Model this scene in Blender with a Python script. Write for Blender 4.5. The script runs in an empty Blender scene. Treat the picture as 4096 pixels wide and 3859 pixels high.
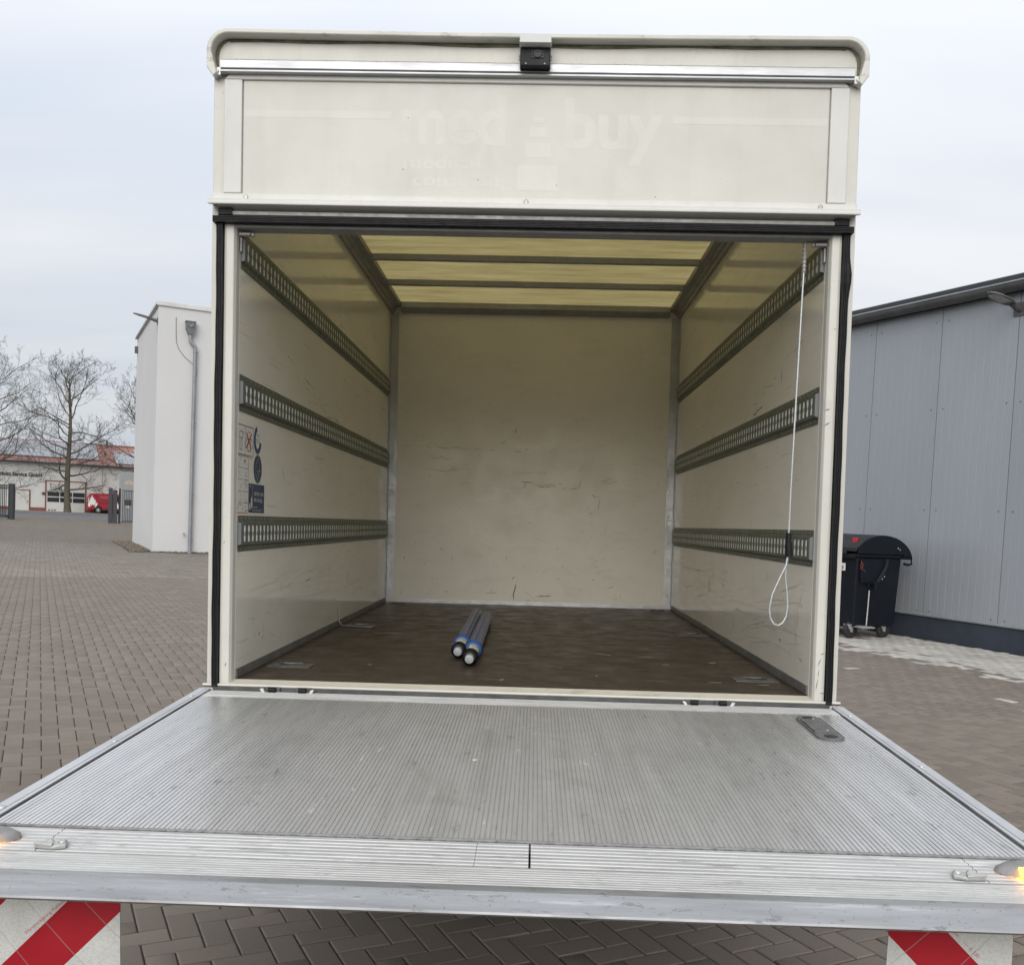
import bpy, bmesh, math, random
import numpy as np
from mathutils import Vector, Matrix

random.seed(7)
rng = np.random.default_rng(7)
scene = bpy.context.scene
COL = scene.collection

# ------------------------------------------------------------------ camera
cam_d = bpy.data.cameras.new("camera")
cam = bpy.data.objects.new("camera", cam_d)
COL.objects.link(cam)
RIGHT = Vector((0.99861531, 0.02531407, 0.04611576))
DOWN = Vector((0.04735904, -0.05093486, -0.99757845))
FWD = Vector((-0.02290387, 0.99838111, -0.05206318))
CAM = Vector((0.0122171, -3.3866187, 1.5180009))
cam.matrix_world = Matrix(((RIGHT.x, -DOWN.x, -FWD.x, CAM.x), (RIGHT.y, -DOWN.y, -FWD.y, CAM.y), (RIGHT.z, -DOWN.z, -FWD.z, CAM.z), (0, 0, 0, 1)))
cam_d.sensor_fit = 'HORIZONTAL'
cam_d.sensor_width = 36.0
cam_d.lens = 3765.86 / 4096 * 36.0
cam_d.shift_y = 331.08 / 4096
cam_d.clip_start = 0.05
cam_d.clip_end = 2000
scene.camera = cam

# ------------------------------------------------------------------ world, sun, exposure
SUN_EL, SUN_AZ = math.radians(26), math.radians(186)      # azimuth clockwise from +Y
w = bpy.data.worlds.new("World")
scene.world = w
w.use_nodes = True
nt = w.node_tree
nt.nodes.clear()
def N(tree, typ, **kw):
    n = tree.nodes.new(typ)
    for k, v in kw.items():
        setattr(n, k, v)
    return n
out = N(nt, "ShaderNodeOutputWorld")
bg = N(nt, "ShaderNodeBackground")
sky = N(nt, "ShaderNodeTexSky", sky_type='NISHITA', sun_disc=False, sun_elevation=SUN_EL, sun_rotation=SUN_AZ, air_density=1.0, dust_density=2.0, ozone_density=1.0)
tc = N(nt, "ShaderNodeTexCoord")
sep = N(nt, "ShaderNodeSeparateXYZ")
nt.links.new(tc.outputs['Generated'], sep.inputs[0])
# flat overcast layer: clouds projected on a plane high above, brighter towards the zenith as any overcast sky
zc = N(nt, "ShaderNodeMath", operation='MAXIMUM'); zc.inputs[1].default_value = 0.0
nt.links.new(sep.outputs[2], zc.inputs[0])
zden = N(nt, "ShaderNodeMath", operation='ADD'); zden.inputs[1].default_value = 0.18
nt.links.new(zc.outputs[0], zden.inputs[0])
dv = N(nt, "ShaderNodeVectorMath", operation='DIVIDE')
cmb = N(nt, "ShaderNodeCombineXYZ")
for i in range(3):
    nt.links.new(zden.outputs[0], cmb.inputs[i])
nt.links.new(tc.outputs['Generated'], dv.inputs[0]); nt.links.new(cmb.outputs[0], dv.inputs[1])
mp = N(nt, "ShaderNodeMapping")
mp.inputs['Rotation'].default_value = (0, 0, math.radians(-18))
mp.inputs['Scale'].default_value = (0.35, 1.15, 0.5)
nt.links.new(dv.outputs[0], mp.inputs['Vector'])
cn = N(nt, "ShaderNodeTexNoise"); cn.inputs['Scale'].default_value = 1.1; cn.inputs['Detail'].default_value = 5; cn.inputs['Roughness'].default_value = 0.5
nt.links.new(mp.outputs[0], cn.inputs['Vector'])
cr = N(nt, "ShaderNodeValToRGB")
cr.color_ramp.elements[0].position = 0.33; cr.color_ramp.elements[0].color = (5.15, 5.6, 6.35, 1)
cr.color_ramp.elements[1].position = 0.66; cr.color_ramp.elements[1].color = (7.1, 7.12, 7.2, 1)
nt.links.new(cn.outputs['Fac'], cr.inputs[0])
grad = N(nt, "ShaderNodeMath", operation='MULTIPLY_ADD'); grad.inputs[1].default_value = 1.0; grad.inputs[2].default_value = 0.78
nt.links.new(zc.outputs[0], grad.inputs[0])
gm = N(nt, "ShaderNodeVectorMath", operation='SCALE')
nt.links.new(cr.outputs[0], gm.inputs[0]); nt.links.new(grad.outputs[0], gm.inputs['Scale'])
mx = N(nt, "ShaderNodeMix", data_type='RGBA'); mx.inputs[0].default_value = 0.9
nt.links.new(sky.outputs[0], mx.inputs[6]); nt.links.new(gm.outputs[0], mx.inputs[7])
nt.links.new(mx.outputs[2], bg.inputs[0])
bg.inputs[1].default_value = 0.105
nt.links.new(bg.outputs[0], out.inputs[0])

sun_d = bpy.data.lights.new("sun", 'SUN')
sun_d.energy = 1.5
sun_d.angle = math.radians(46)
sun_d.color = (1.0, 0.965, 0.91)
sun = bpy.data.objects.new("sun", sun_d)
COL.objects.link(sun)
sd = Vector((math.sin(SUN_AZ) * math.cos(SUN_EL), math.cos(SUN_AZ) * math.cos(SUN_EL), math.sin(SUN_EL)))
sun.rotation_euler = sd.to_track_quat('Z', 'Y').to_euler()
sun.location = sd * 30

scene.view_settings.view_transform = 'Standard'
scene.view_settings.look = 'None'
scene.view_settings.exposure = 0.3
scene.view_settings.gamma = 1.0
scene.view_settings.use_curve_mapping = False
scene.render.engine = 'CYCLES'
scene.cycles.max_bounces = 6
scene.cycles.adaptive_threshold = 0.02
scene.cycles.diffuse_bounces = 4
scene.cycles.transmission_bounces = 6

# ------------------------------------------------------------------ material helpers
def lin(r, g, b):
    def c(v):
        v /= 255.0
        return v / 12.92 if v <= 0.04045 else ((v + 0.055) / 1.055) ** 2.4
    return (c(r), c(g), c(b), 1.0)

class Mat:
    """procedural principled material with chainable colour layers"""
    def __init__(s, name, col, rough=0.5, metal=0.0, spec=0.5, coat=0.0):
        s.m = bpy.data.materials.new(name)
        s.m.use_nodes = True
        s.t = s.m.node_tree
        s.p = s.t.nodes["Principled BSDF"]
        s.p.inputs['Base Color'].default_value = col if len(col) == 4 else (*col, 1)
        s.p.inputs['Roughness'].default_value = rough
        s.p.inputs['Metallic'].default_value = metal
        s.p.inputs['Specular IOR Level'].default_value = spec
        s.p.inputs['Coat Weight'].default_value = coat
        s.tc = N(s.t, "ShaderNodeTexCoord")
        s.col = None
        s.c0 = s.p.inputs['Base Color'].default_value[:]
        s.rough0 = rough
    def coord(s, scale=(1, 1, 1), rot=(0, 0, 0), loc=(0, 0, 0)):
        mp = N(s.t, "ShaderNodeMapping")
        mp.inputs['Scale'].default_value = scale
        mp.inputs['Rotation'].default_value = rot
        mp.inputs['Location'].default_value = loc
        s.t.links.new(s.tc.outputs['Object'], mp.inputs[0])
        return mp.outputs[0]
    def noise(s, scale=5, detail=4, rough=0.55, vec=(1, 1, 1), rot=(0, 0, 0), loc=(0, 0, 0), lo=0.4, hi=0.6):
        n = N(s.t, "ShaderNodeTexNoise")
        n.inputs['Scale'].default_value = scale
        n.inputs['Detail'].default_value = min(detail, 4)
        n.inputs['Roughness'].default_value = rough
        s.t.links.new(s.coord(vec, rot, loc), n.inputs['Vector'])
        r = N(s.t, "ShaderNodeMapRange")
        r.inputs[1].default_value = lo; r.inputs[2].default_value = hi
        s.t.links.new(n.outputs['Fac'], r.inputs[0])
        return r.outputs[0]
    def mul(s, a, b):
        m = N(s.t, "ShaderNodeMath", operation='MULTIPLY')
        for i, x in enumerate((a, b)):
            if isinstance(x, (int, float)): m.inputs[i].default_value = x
            else: s.t.links.new(x, m.inputs[i])
        return m.outputs[0]
    def layer(s, fac, col, amount=1.0):
        m = N(s.t, "ShaderNodeMix", data_type='RGBA')
        f = s.mul(fac, amount) if amount != 1.0 else fac
        s.t.links.new(f, m.inputs[0])
        if s.col is None: m.inputs[6].default_value = s.c0
        else: s.t.links.new(s.col, m.inputs[6])
        m.inputs[7].default_value = col if len(col) == 4 else (*col, 1)
        s.col = m.outputs[2]
        s.t.links.new(s.col, s.p.inputs['Base Color'])
        return s
    def shade(s, fac, lo, hi):
        """multiply colour by a value between lo and hi"""
        r = N(s.t, "ShaderNodeMapRange")
        r.inputs[3].default_value = lo; r.inputs[4].default_value = hi
        s.t.links.new(fac, r.inputs[0])
        m = N(s.t, "ShaderNodeVectorMath", operation='SCALE')
        if s.col is None: m.inputs[0].default_value = s.c0[:3]
        else: s.t.links.new(s.col, m.inputs[0])
        s.t.links.new(r.outputs[0], m.inputs['Scale'])
        s.col = m.outputs[0]
        s.t.links.new(s.col, s.p.inputs['Base Color'])
        return s
    def roughness(s, fac, lo, hi):
        r = N(s.t, "ShaderNodeMapRange")
        r.inputs[3].default_value = lo; r.inputs[4].default_value = hi
        s.t.links.new(fac, r.inputs[0]); s.t.links.new(r.outputs[0], s.p.inputs['Roughness'])
        return s
    def bump(s, fac, strength=0.3, dist=0.002):
        b = N(s.t, "ShaderNodeBump")
        b.inputs['Strength'].default_value = strength; b.inputs['Distance'].default_value = dist
        s.t.links.new(fac, b.inputs['Height'])
        s.t.links.new(b.outputs[0], s.p.inputs['Normal'])
        return s
    def rnd(s):
        g = N(s.t, "ShaderNodeNewGeometry"); o = N(s.t, "ShaderNodeObjectInfo")
        a = N(s.t, "ShaderNodeMath", operation='ADD'); f = N(s.t, "ShaderNodeMath", operation='FRACT')
        s.t.links.new(g.outputs['Random Per Island'], a.inputs[0]); s.t.links.new(o.outputs['Random'], a.inputs[1])
        s.t.links.new(a.outputs[0], f.inputs[0])
        return f.outputs[0]

def simple(name, col, rough=0.5, metal=0.0, var=0.12, scale=6, spec=0.5, dirt=None, bump=0.0, bscale=120, coat=0.0):
    m = Mat(name, col, rough, metal, spec, coat)
    if var: m.shade(m.noise(scale, 5, 0.6, lo=0.3, hi=0.7), 1 - var, 1 + var * 0.6)
    if dirt: m.layer(m.noise(scale * 0.7, 8, 0.7, loc=(3, 1, 7), lo=0.52, hi=0.75), dirt, 0.5)
    if rough > 0.08: m.roughness(m.noise(scale * 2, 4, 0.6, loc=(9, 2, 1), lo=0.3, hi=0.7), rough * 0.85, min(1, rough * 1.2))
    if bump: m.bump(m.noise(bscale, 3, 0.6, lo=0, hi=1), bump, 0.003)
    return m.m

MT = {}
# --- paving
def brick_mat(name, base, lo, hi):
    b = Mat(name, base, 0.85, spec=0.25)
    b.shade(b.rnd(), lo, hi)
    b.layer(b.noise(1.1, 4, 0.6, lo=0.45, hi=0.75), (0.145, 0.123, 0.102), 0.4)
    b.shade(b.noise(160, 4, 0.7, lo=0.3, hi=0.7), 0.8, 1.15)
    b.layer(b.noise(420, 2, 0.5, loc=(4, 4, 4), lo=0.70, hi=0.74), (0.55, 0.53, 0.5), 0.6)
    b.bump(b.noise(260, 4, 0.6, lo=0, hi=1), 0.35, 0.002)
    return b.m
MT['brick'] = brick_mat('paving_brick_grey_brown', (0.198, 0.169, 0.141), 0.88, 1.09)
MT['brick_pale'] = brick_mat('paving_brick_pale', (0.47, 0.445, 0.40), 0.85, 1.1)
MT['brick_lighter'] = brick_mat('paving_brick_lighter', (0.238, 0.21, 0.178), 0.88, 1.09)  # slightly lighter, yellower brick for the band beyond the valley
MT['joint'] = simple('joint_sand', (0.055, 0.048, 0.04), 0.95, var=0.3, scale=9, bump=0.4)
MT['asphalt'] = simple('asphalt', (0.115, 0.115, 0.12), 0.9, var=0.2, scale=3, bump=0.3)
MT['kerb'] = simple('kerb_concrete', (0.21, 0.20, 0.185), 0.9, var=0.2, scale=3)
MT['gravel'] = simple('gravel_stone', (0.20, 0.165, 0.125), 0.85, var=0.5, scale=14)
# --- truck paints
def cream(name, col, rough, grime=0.25, gcol=(0.30, 0.28, 0.22)):
    m = Mat(name, col, rough)
    m.shade(m.noise(2.2, 5, 0.6, lo=0.3, hi=0.7), 0.95, 1.03)
    m.layer(m.noise(7, 9, 0.75, lo=0.58, hi=0.78), gcol, grime)
    m.layer(m.noise(45, 3, 0.6, loc=(5, 0, 3), lo=0.70, hi=0.76), (0.16, 0.14, 0.11), grime * 0.9)
    m.layer(m.noise(16, 4, 0.7, vec=(1, 1, 0.07), loc=(4, 7, 2), lo=0.52, hi=0.72), (0.44, 0.42, 0.35), 0.16 + grime * 0.3)
    m.roughness(m.noise(6, 5, 0.7, loc=(1, 8, 2), lo=0.3, hi=0.7), rough * 0.8, rough * 1.4)
    return m.m
MT['cream'] = cream('cream_paint', (0.57, 0.557, 0.505), 0.32)
MT['cream_dirty'] = cream('cream_paint_worn', (0.60, 0.56, 0.46), 0.5, 0.8, (0.32, 0.27, 0.19))
MT['panel'] = cream('cream_panel', (0.54, 0.528, 0.477), 0.3, 0.08)
MT['frame_white'] = cream('white_aluminium_frame', (0.61, 0.605, 0.57), 0.38, 0.12)
MT['ghost'] = cream('cleaner_panel_film_shadow', (0.572, 0.56, 0.508), 0.3, 0.04)
# roof cap: with algae streaks
m = Mat('roof_cap_paint', (0.60, 0.595, 0.54), 0.4)
m.layer(m.noise(9, 8, 0.7, vec=(0.25, 1, 1), lo=0.5, hi=0.7), (0.22, 0.23, 0.13), 0.35)
m.layer(m.noise(30, 6, 0.7, vec=(0.3, 1, 1), loc=(2, 2, 2), lo=0.58, hi=0.72), (0.06, 0.06, 0.035), 0.55)
MT['cap'] = m.m
m = Mat('algae_grime', (0.10, 0.10, 0.06), 0.9)
m.layer(m.noise(40, 6, 0.7, vec=(0.3, 1, 1), lo=0.4, hi=0.7), (0.28, 0.27, 0.2), 0.8)
MT['algae'] = m.m
# interior walls
def wall_mat(name, rough):
    m = Mat(name, (0.76, 0.728, 0.645), rough)
    m.shade(m.noise(1.3, 4, 0.6, lo=0.3, hi=0.7), 0.93, 1.04)
    m.layer(m.noise(4, 8, 0.7, vec=(1, .6, 2.6), lo=0.52, hi=0.76), (0.52, 0.48, 0.40), 0.28)
    m.layer(m.noise(3.2, 8, 0.75, vec=(1, .5, 2.5), loc=(7, 3, 1), lo=0.62, hi=0.72), (0.42, 0.38, 0.31), 0.14)
    # thin scratches: noise stretched along several directions
    for k, (rx, sc) in enumerate((((0.25, 0.0, 0), 7), ((-0.5, 0.0, 0), 9), ((1.35, 0, 0), 8))):
        f = m.noise(sc, 2, 0.4, vec=(6, 0.35, 9), rot=rx, loc=(k * 3.1, k * 5.3, k), lo=0.715, hi=0.735)
        m.layer(f, (0.3, 0.27, 0.21) if k != 1 else (0.72, 0.69, 0.6), 0.3)
    m.roughness(m.noise(5, 5, 0.7, loc=(2, 8, 5), lo=0.3, hi=0.7), rough * 0.75, rough * 1.5)
    m.bump(m.noise(2.2, 2, 0.5, lo=0, hi=1), 0.03, 0.01)
    return m.m
MT['wall'] = wall_mat('interior_wall_panel', 0.085)
MT['bulkhead'] = wall_mat('interior_bulkhead_panel', 0.34)
MT['scuff'] = simple('rubber_scuff', (0.20, 0.165, 0.125), 0.7, var=0.4, scale=60)
MT['smear'] = simple('rubbed_smear', (0.70, 0.666, 0.585), 0.45, var=0.1, scale=12)
MT['scuff_light'] = simple('paint_scrape', (0.58, 0.545, 0.46), 0.3, var=0.3, scale=60)
# floor
m = Mat('phenolic_plywood_floor', (0.047, 0.033, 0.023), 0.42, spec=0.4)
m.layer(m.noise(3, 6, 0.65, vec=(0.5, 1.6, 1), lo=0.4, hi=0.75), (0.073, 0.054, 0.039), 0.6)
m.layer(m.noise(9, 9, 0.8, vec=(0.4, 2, 1), loc=(4, 4, 0), lo=0.55, hi=0.75), (0.09, 0.071, 0.055), 0.3)
m.shade(m.noise(70, 3, 0.6, vec=(0.15, 3, 1), lo=0.3, hi=0.7), 0.88, 1.1)
for k, rz in enumerate((0.3, -0.9, 1.4)):
    m.layer(m.noise(6, 2, 0.4, vec=(0.4, 9, 1), rot=(0, 0, rz), loc=(k * 4, k, 0), lo=0.715, hi=0.73), (0.3, 0.27, 0.22), 0.5)
m.roughness(m.noise(7, 6, 0.7, lo=0.3, hi=0.7), 0.3, 0.62)
m.bump(m.noise(220, 2, 0.5, lo=0, hi=1), 0.25, 0.001)
MT['floor'] = m.m
# translucent roof
rm = bpy.data.materials.new('translucent_roof_sheet'); rm.use_nodes = True
t = rm.node_tree; t.nodes.clear()
ro = N(t, "ShaderNodeOutputMaterial"); tr_ = N(t, "ShaderNodeBsdfTranslucent"); df = N(t, "ShaderNodeBsdfPrincipled"); ms = N(t, "ShaderNodeMixShader")
tcr = N(t, "ShaderNodeTexCoord"); nz = N(t, "ShaderNodeTexNoise"); nz.inputs['Scale'].default_value = 7.0; nz.inputs['Detail'].default_value = 5; nz.inputs['Roughness'].default_value = 0.7
rmp = N(t, 'ShaderNodeMapping'); rmp.inputs['Scale'].default_value = (0.35, 2.2, 1); t.links.new(tcr.outputs['Object'], rmp.inputs[0]); t.links.new(rmp.outputs[0], nz.inputs['Vector'])
rr = N(t, "ShaderNodeValToRGB")
rr.color_ramp.elements[0].position = 0.32; rr.color_ramp.elements[0].color = (0.25, 0.2, 0.078, 1)
rr.color_ramp.elements[1].position = 0.66; rr.color_ramp.elements[1].color = (0.42, 0.355, 0.165, 1)
t.links.new(nz.outputs[0], rr.inputs[0]); t.links.new(rr.outputs[0], tr_.inputs[0])
df.inputs['Base Color'].default_value = (0.5, 0.42, 0.2, 1); df.inputs['Roughness'].default_value = 0.35
ms.inputs[0].default_value = 0.42
t.links.new(tr_.outputs[0], ms.inputs[1]); t.links.new(df.outputs[0], ms.inputs[2]); t.links.new(ms.outputs[0], ro.inputs[0])
MT['roof'] = rm
# metals
def alu(name, col, rough, dirt=(0.28, 0.26, 0.23), damt=0.35, vec=(1, 1, 1), metal=0.85, scale=12):
    m = Mat(name, col, rough, metal)
    m.shade(m.noise(scale, 6, 0.65, vec=vec, lo=0.3, hi=0.7), 0.86, 1.06)
    m.layer(m.noise(scale * 0.5, 9, 0.75, vec=vec, loc=(3, 1, 2), lo=0.5, hi=0.78), dirt, damt)
    m.roughness(m.noise(scale * 3, 4, 0.7, vec=vec, loc=(1, 5, 2), lo=0.3, hi=0.7), rough * 0.8, rough * 1.35)
    return m.m
MT['alu'] = alu('aluminium_profile', (0.50, 0.505, 0.51), 0.42, damt=0.3, metal=0.7)
MT['channel'] = alu('aluminium_rain_channel', (0.40, 0.405, 0.415), 0.38, damt=0.35, vec=(0.15, 1, 1), metal=0.7)
MT['tip'] = None
MT['alu_dull'] = alu('dull_aluminium', (0.36, 0.36, 0.35), 0.5, metal=0.6)
MT['alu_side'] = alu('aluminium_side_bar', (0.64, 0.65, 0.67), 0.42, damt=0.35, vec=(1, 0.2, 1), scale=16)
# deck: worn brown-grey track in the middle, brighter towards the sides
m = Mat('ribbed_aluminium_deck', (0.72, 0.72, 0.72), 0.42, 0.8)
m.shade(m.noise(14, 6, 0.7, vec=(1.6, 0.12, 1), lo=0.3, hi=0.7), 0.84, 1.06)
sx = N(m.t, "ShaderNodeSeparateXYZ"); m.t.links.new(m.coord(), sx.inputs[0])
ab = N(m.t, "ShaderNodeMath", operation='ABSOLUTE'); m.t.links.new(sx.outputs[0], ab.inputs[0])
mr = N(m.t, "ShaderNodeMapRange", interpolation_type='SMOOTHSTEP'); mr.inputs[1].default_value = 1.0; mr.inputs[2].default_value = 0.15
m.t.links.new(ab.outputs[0], mr.inputs[0])
dirtf = m.mul(mr.outputs[0], m.noise(2.6, 8, 0.72, vec=(1, 0.8, 1), lo=0.25, hi=0.62))
m.layer(dirtf, (0.315, 0.295, 0.265), 0.85)
m.layer(m.noise(26, 5, 0.7, vec=(1.3, 0.35, 1), loc=(3, 3, 1), lo=0.62, hi=0.68), (0.2, 0.19, 0.175), 0.35)
m.layer(m.noise(34, 4, 0.7, vec=(1.2, 0.25, 1), loc=(8, 1, 1), lo=0.66, hi=0.70), (0.85, 0.84, 0.8), 0.5)
mt_ = N(m.t, "ShaderNodeMapRange"); mt_.inputs[3].default_value = 0.85; mt_.inputs[4].default_value = 0.35
m.t.links.new(dirtf, mt_.inputs[0]); m.t.links.new(mt_.outputs[0], m.p.inputs['Metallic'])
m.roughness(dirtf, 0.36, 0.62)
MT['deck'] = m.m
m = Mat('worn_edge_aluminium', (0.55, 0.55, 0.54), 0.55, 0.5)
m.shade(m.noise(22, 7, 0.75, vec=(0.18, 1.6, 1), lo=0.3, hi=0.7), 0.8, 1.08)
m.layer(m.noise(30, 8, 0.8, vec=(0.22, 1.5, 1), loc=(2, 6, 1), lo=0.56, hi=0.70), (0.22, 0.20, 0.18), 0.7)
m.layer(m.noise(8, 6, 0.7, vec=(0.3, 2, 1), loc=(6, 2, 1), lo=0.6, hi=0.7), (0.74, 0.73, 0.71), 0.6)
m.bump(m.noise(60, 5, 0.7, vec=(0.2, 1.5, 1), lo=0, hi=1), 0.35, 0.002)
MT['edge'] = m.m
m = Mat('worn_tip_aluminium', (0.33, 0.333, 0.34), 0.45, 0.65)
m.shade(m.noise(16, 4, 0.7, vec=(0.12, 1.5, 1), lo=0.3, hi=0.7), 0.75, 1.15)
m.layer(m.noise(40, 4, 0.8, vec=(0.35, 1.2, 1), rot=(0, 0, 0.5), loc=(2, 6, 1), lo=0.6, hi=0.66), (0.15, 0.15, 0.15), 0.6)
m.layer(m.noise(30, 4, 0.8, vec=(0.1, 2.0, 1), loc=(1, 3, 1), lo=0.58, hi=0.70), (0.56, 0.57, 0.58), 0.6)
m.layer(m.noise(110, 3, 0.7, loc=(7, 3, 1), lo=0.64, hi=0.70), (0.12, 0.115, 0.11), 0.6)
m.roughness(m.noise(25, 4, 0.7, vec=(0.2, 1, 1), lo=0.3, hi=0.7), 0.35, 0.6)
m.bump(m.noise(50, 4, 0.7, vec=(0.2, 1.2, 1), lo=0, hi=1), 0.2, 0.002)
MT['tip'] = m.m
MT['galv'] = alu('galvanised_rail', (0.165, 0.185, 0.15), 0.45, (0.12, 0.135, 0.105), 0.4, metal=0.55, scale=9)
MT['skirt'] = simple('dark_grey_skirting', (0.17, 0.168, 0.16), 0.5, 0.3, var=0.25, scale=8)
MT['plate'] = simple('worn_floor_plate', (0.17, 0.165, 0.155), 0.5, 0.5, var=0.35, scale=18, dirt=(0.16, 0.10, 0.06))
MT['hood'] = simple('pale_grey_hood', (0.58, 0.58, 0.56), 0.45, var=0.06)
MT['slot_back'] = simple('white_slot_backing', (0.88, 0.88, 0.86), 0.5, var=0.05)
MT['grey_cap'] = simple('grey_plastic_cap', (0.16, 0.17, 0.17), 0.5)
MT['rubber'] = simple('black_rubber_seal', (0.009, 0.009, 0.011), 0.5, var=0.3, scale=20, spec=0.22)
MT['black'] = simple('black_plastic', (0.007, 0.007, 0.008), 0.45, var=0.2, spec=0.25)
MT['lens'] = simple('camera_lens_glass', (0.006, 0.007, 0.009), 0.22, var=0, spec=0.25)
MT['led'] = simple('infrared_led', (0.12, 0.11, 0.12), 0.3, var=0)
MT['steel_dark'] = simple('dark_steel', (0.10, 0.10, 0.10), 0.5, 0.5, var=0.3, scale=20)
MT['zinc'] = simple('zinc_steel', (0.52, 0.52, 0.50), 0.42, 0.6, var=0.2, scale=25)
MT['cast'] = simple('cast_rubber_housing', (0.23, 0.225, 0.225), 0.55, var=0.25, scale=30)
MT['switch'] = simple('grey_cast_switch_plate', (0.15, 0.15, 0.15), 0.5, 0.3, var=0.25, scale=30)
MT['cable'] = simple('clear_coated_wire_rope', (0.48, 0.50, 0.51), 0.3, 0.35, var=0.15, scale=80)
MT['screw'] = simple('screw_steel', (0.35, 0.34, 0.32), 0.4, 0.7, var=0.2)
MT['under'] = simple('underbody_black', (0.03, 0.03, 0.03), 0.7)
MT['tyre'] = simple('tyre_rubber', (0.02, 0.02, 0.021), 0.75)
am = bpy.data.materials.new('amber_lamp_lit'); am.use_nodes = True
amp = am.node_tree.nodes["Principled BSDF"]; amp.inputs['Base Color'].default_value = (0.9, 0.35, 0.02, 1)
amp.inputs['Emission Color'].default_value = (1.0, 0.42, 0.02, 1); amp.inputs['Emission Strength'].default_value = 14.0
MT['amber'] = am
# stickers / print
MT['paper'] = simple('sticker_white', (0.66, 0.65, 0.60), 0.35, var=0.04)
MT['ink'] = simple('print_black', (0.03, 0.03, 0.035), 0.4, var=0)
MT['ink_grey'] = simple('print_grey', (0.25, 0.25, 0.26), 0.4, var=0)
MT['ink_red'] = simple('print_red', (0.45, 0.03, 0.04), 0.4, var=0)
MT['ink_blue'] = simple('print_blue', (0.012, 0.045, 0.17), 0.35, var=0.05)
MT['ink_navy'] = simple('print_navy', (0.008, 0.03, 0.085), 0.35, var=0.05)
# load bars
MT['sleeve'] = simple('blue_grey_sleeve', (0.12, 0.13, 0.215), 0.4, 0.2, var=0.2, scale=20)
MT['blue_ring'] = simple('blue_plastic_ring', (0.015, 0.08, 0.28), 0.4, var=0.1)
MT['bar_steel'] = simple('bar_tube_steel', (0.36, 0.34, 0.29), 0.38, 0.7, var=0.15)
MT['white_cap'] = simple('light_grey_end_cap', (0.30, 0.31, 0.315), 0.45, var=0.15, scale=40)
# buildings
m = Mat('white_render', (0.60, 0.60, 0.597), 0.9, spec=0.2)
m.shade(m.noise(0.5, 5, 0.6, lo=0.3, hi=0.7), 0.96, 1.02)
m.layer(m.noise(1.4, 6, 0.7, vec=(1, 1, 0.15), lo=0.55, hi=0.8), (0.55, 0.54, 0.50), 0.18)
m.bump(m.noise(140, 3, 0.6, lo=0, hi=1), 0.25, 0.004)
MT['render'] = m.m
MT['coping'] = simple('white_coping_sheet', (0.64, 0.64, 0.62), 0.4, var=0.06, scale=2, dirt=(0.4, 0.4, 0.36))
MT['pipe_zinc'] = simple('weathered_zinc', (0.27, 0.285, 0.30), 0.5, 0.35, var=0.15, scale=3)
MT['pipe_zinc_dark'] = simple('weathered_zinc_dark', (0.15, 0.155, 0.155), 0.55, 0.3, var=0.2, scale=5)
MT['lamp_grey'] = simple('lamp_cast_grey', (0.10, 0.10, 0.105), 0.5, var=0.15)
MT['lamp_glass'] = simple('lamp_diffuser', (0.42, 0.40, 0.35), 0.25, var=0.2, scale=18)
m = Mat('sandwich_panel_silver', (0.315, 0.336, 0.362), 0.38, 0.25)
m.shade(m.rnd(), 0.97, 1.03)
m.shade(m.noise(0.9, 5, 0.6, vec=(1, 1, 0.3), lo=0.3, hi=0.7), 0.95, 1.04)
m.layer(m.noise(2.5, 7, 0.7, vec=(1, 1, 0.25), lo=0.58, hi=0.8), (0.24, 0.25, 0.26), 0.25)
MT['hall'] = m.m
MT['anthracite'] = simple('anthracite_sheet', (0.038, 0.043, 0.05), 0.42, var=0.1, scale=2)
MT['plinth'] = simple('plinth_anthracite', (0.026, 0.032, 0.046), 0.8, var=0.2, scale=2)
MT['trim'] = simple('silver_trim', (0.30, 0.32, 0.34), 0.4, 0.4, var=0.08)
MT['gutter'] = simple('zinc_gutter', (0.15, 0.155, 0.155), 0.42, 0.5, var=0.2, scale=3)
MT['gutter_bead'] = simple('gutter_bead', (0.36, 0.37, 0.39), 0.35, 0.5, var=0.1)
MT['fac'] = simple('light_cladding', (0.68, 0.68, 0.65), 0.7, var=0.06, scale=0.8, dirt=(0.45, 0.44, 0.4))
MT['facdoor'] = simple('pale_door_paint', (0.66, 0.655, 0.62), 0.55, var=0.05)
MT['redframe'] = simple('red_brown_trim', (0.24, 0.075, 0.055), 0.6, var=0.15, scale=3)
MT['tile'] = simple('red_roof_tile', (0.33, 0.15, 0.125), 0.75, var=0.25, scale=4)
MT['solar'] = simple('solar_glass', (0.20, 0.215, 0.235), 0.22, var=0.08, scale=2)
MT['winglass'] = simple('dark_window_glass', (0.03, 0.035, 0.04), 0.12, var=0.1)
MT['signtext'] = simple('sign_letter_dark', (0.045, 0.05, 0.055), 0.5, var=0)
MT['gate'] = simple('gate_anthracite', (0.03, 0.036, 0.042), 0.5, var=0.1)
MT['stele'] = simple('grey_sign_sheet', (0.27, 0.28, 0.285), 0.4, 0.2, var=0.06, scale=1.5)
MT['orange_spot'] = simple('dull_orange_spot', (0.42, 0.33, 0.25), 0.45, var=0.3, scale=3)
MT['vanred'] = simple('van_red_paint', (0.33, 0.012, 0.025), 0.25, var=0.06, scale=2, coat=0.4)
MT['vanwhite'] = simple('van_white_film', (0.75, 0.74, 0.72), 0.4, var=0.03)
MT['vandim'] = simple('van_faded_film', (0.42, 0.12, 0.13), 0.4, var=0.03)
MT['rim'] = simple('wheel_rim_silver', (0.55, 0.55, 0.55), 0.35, 0.6, var=0.1)
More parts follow.
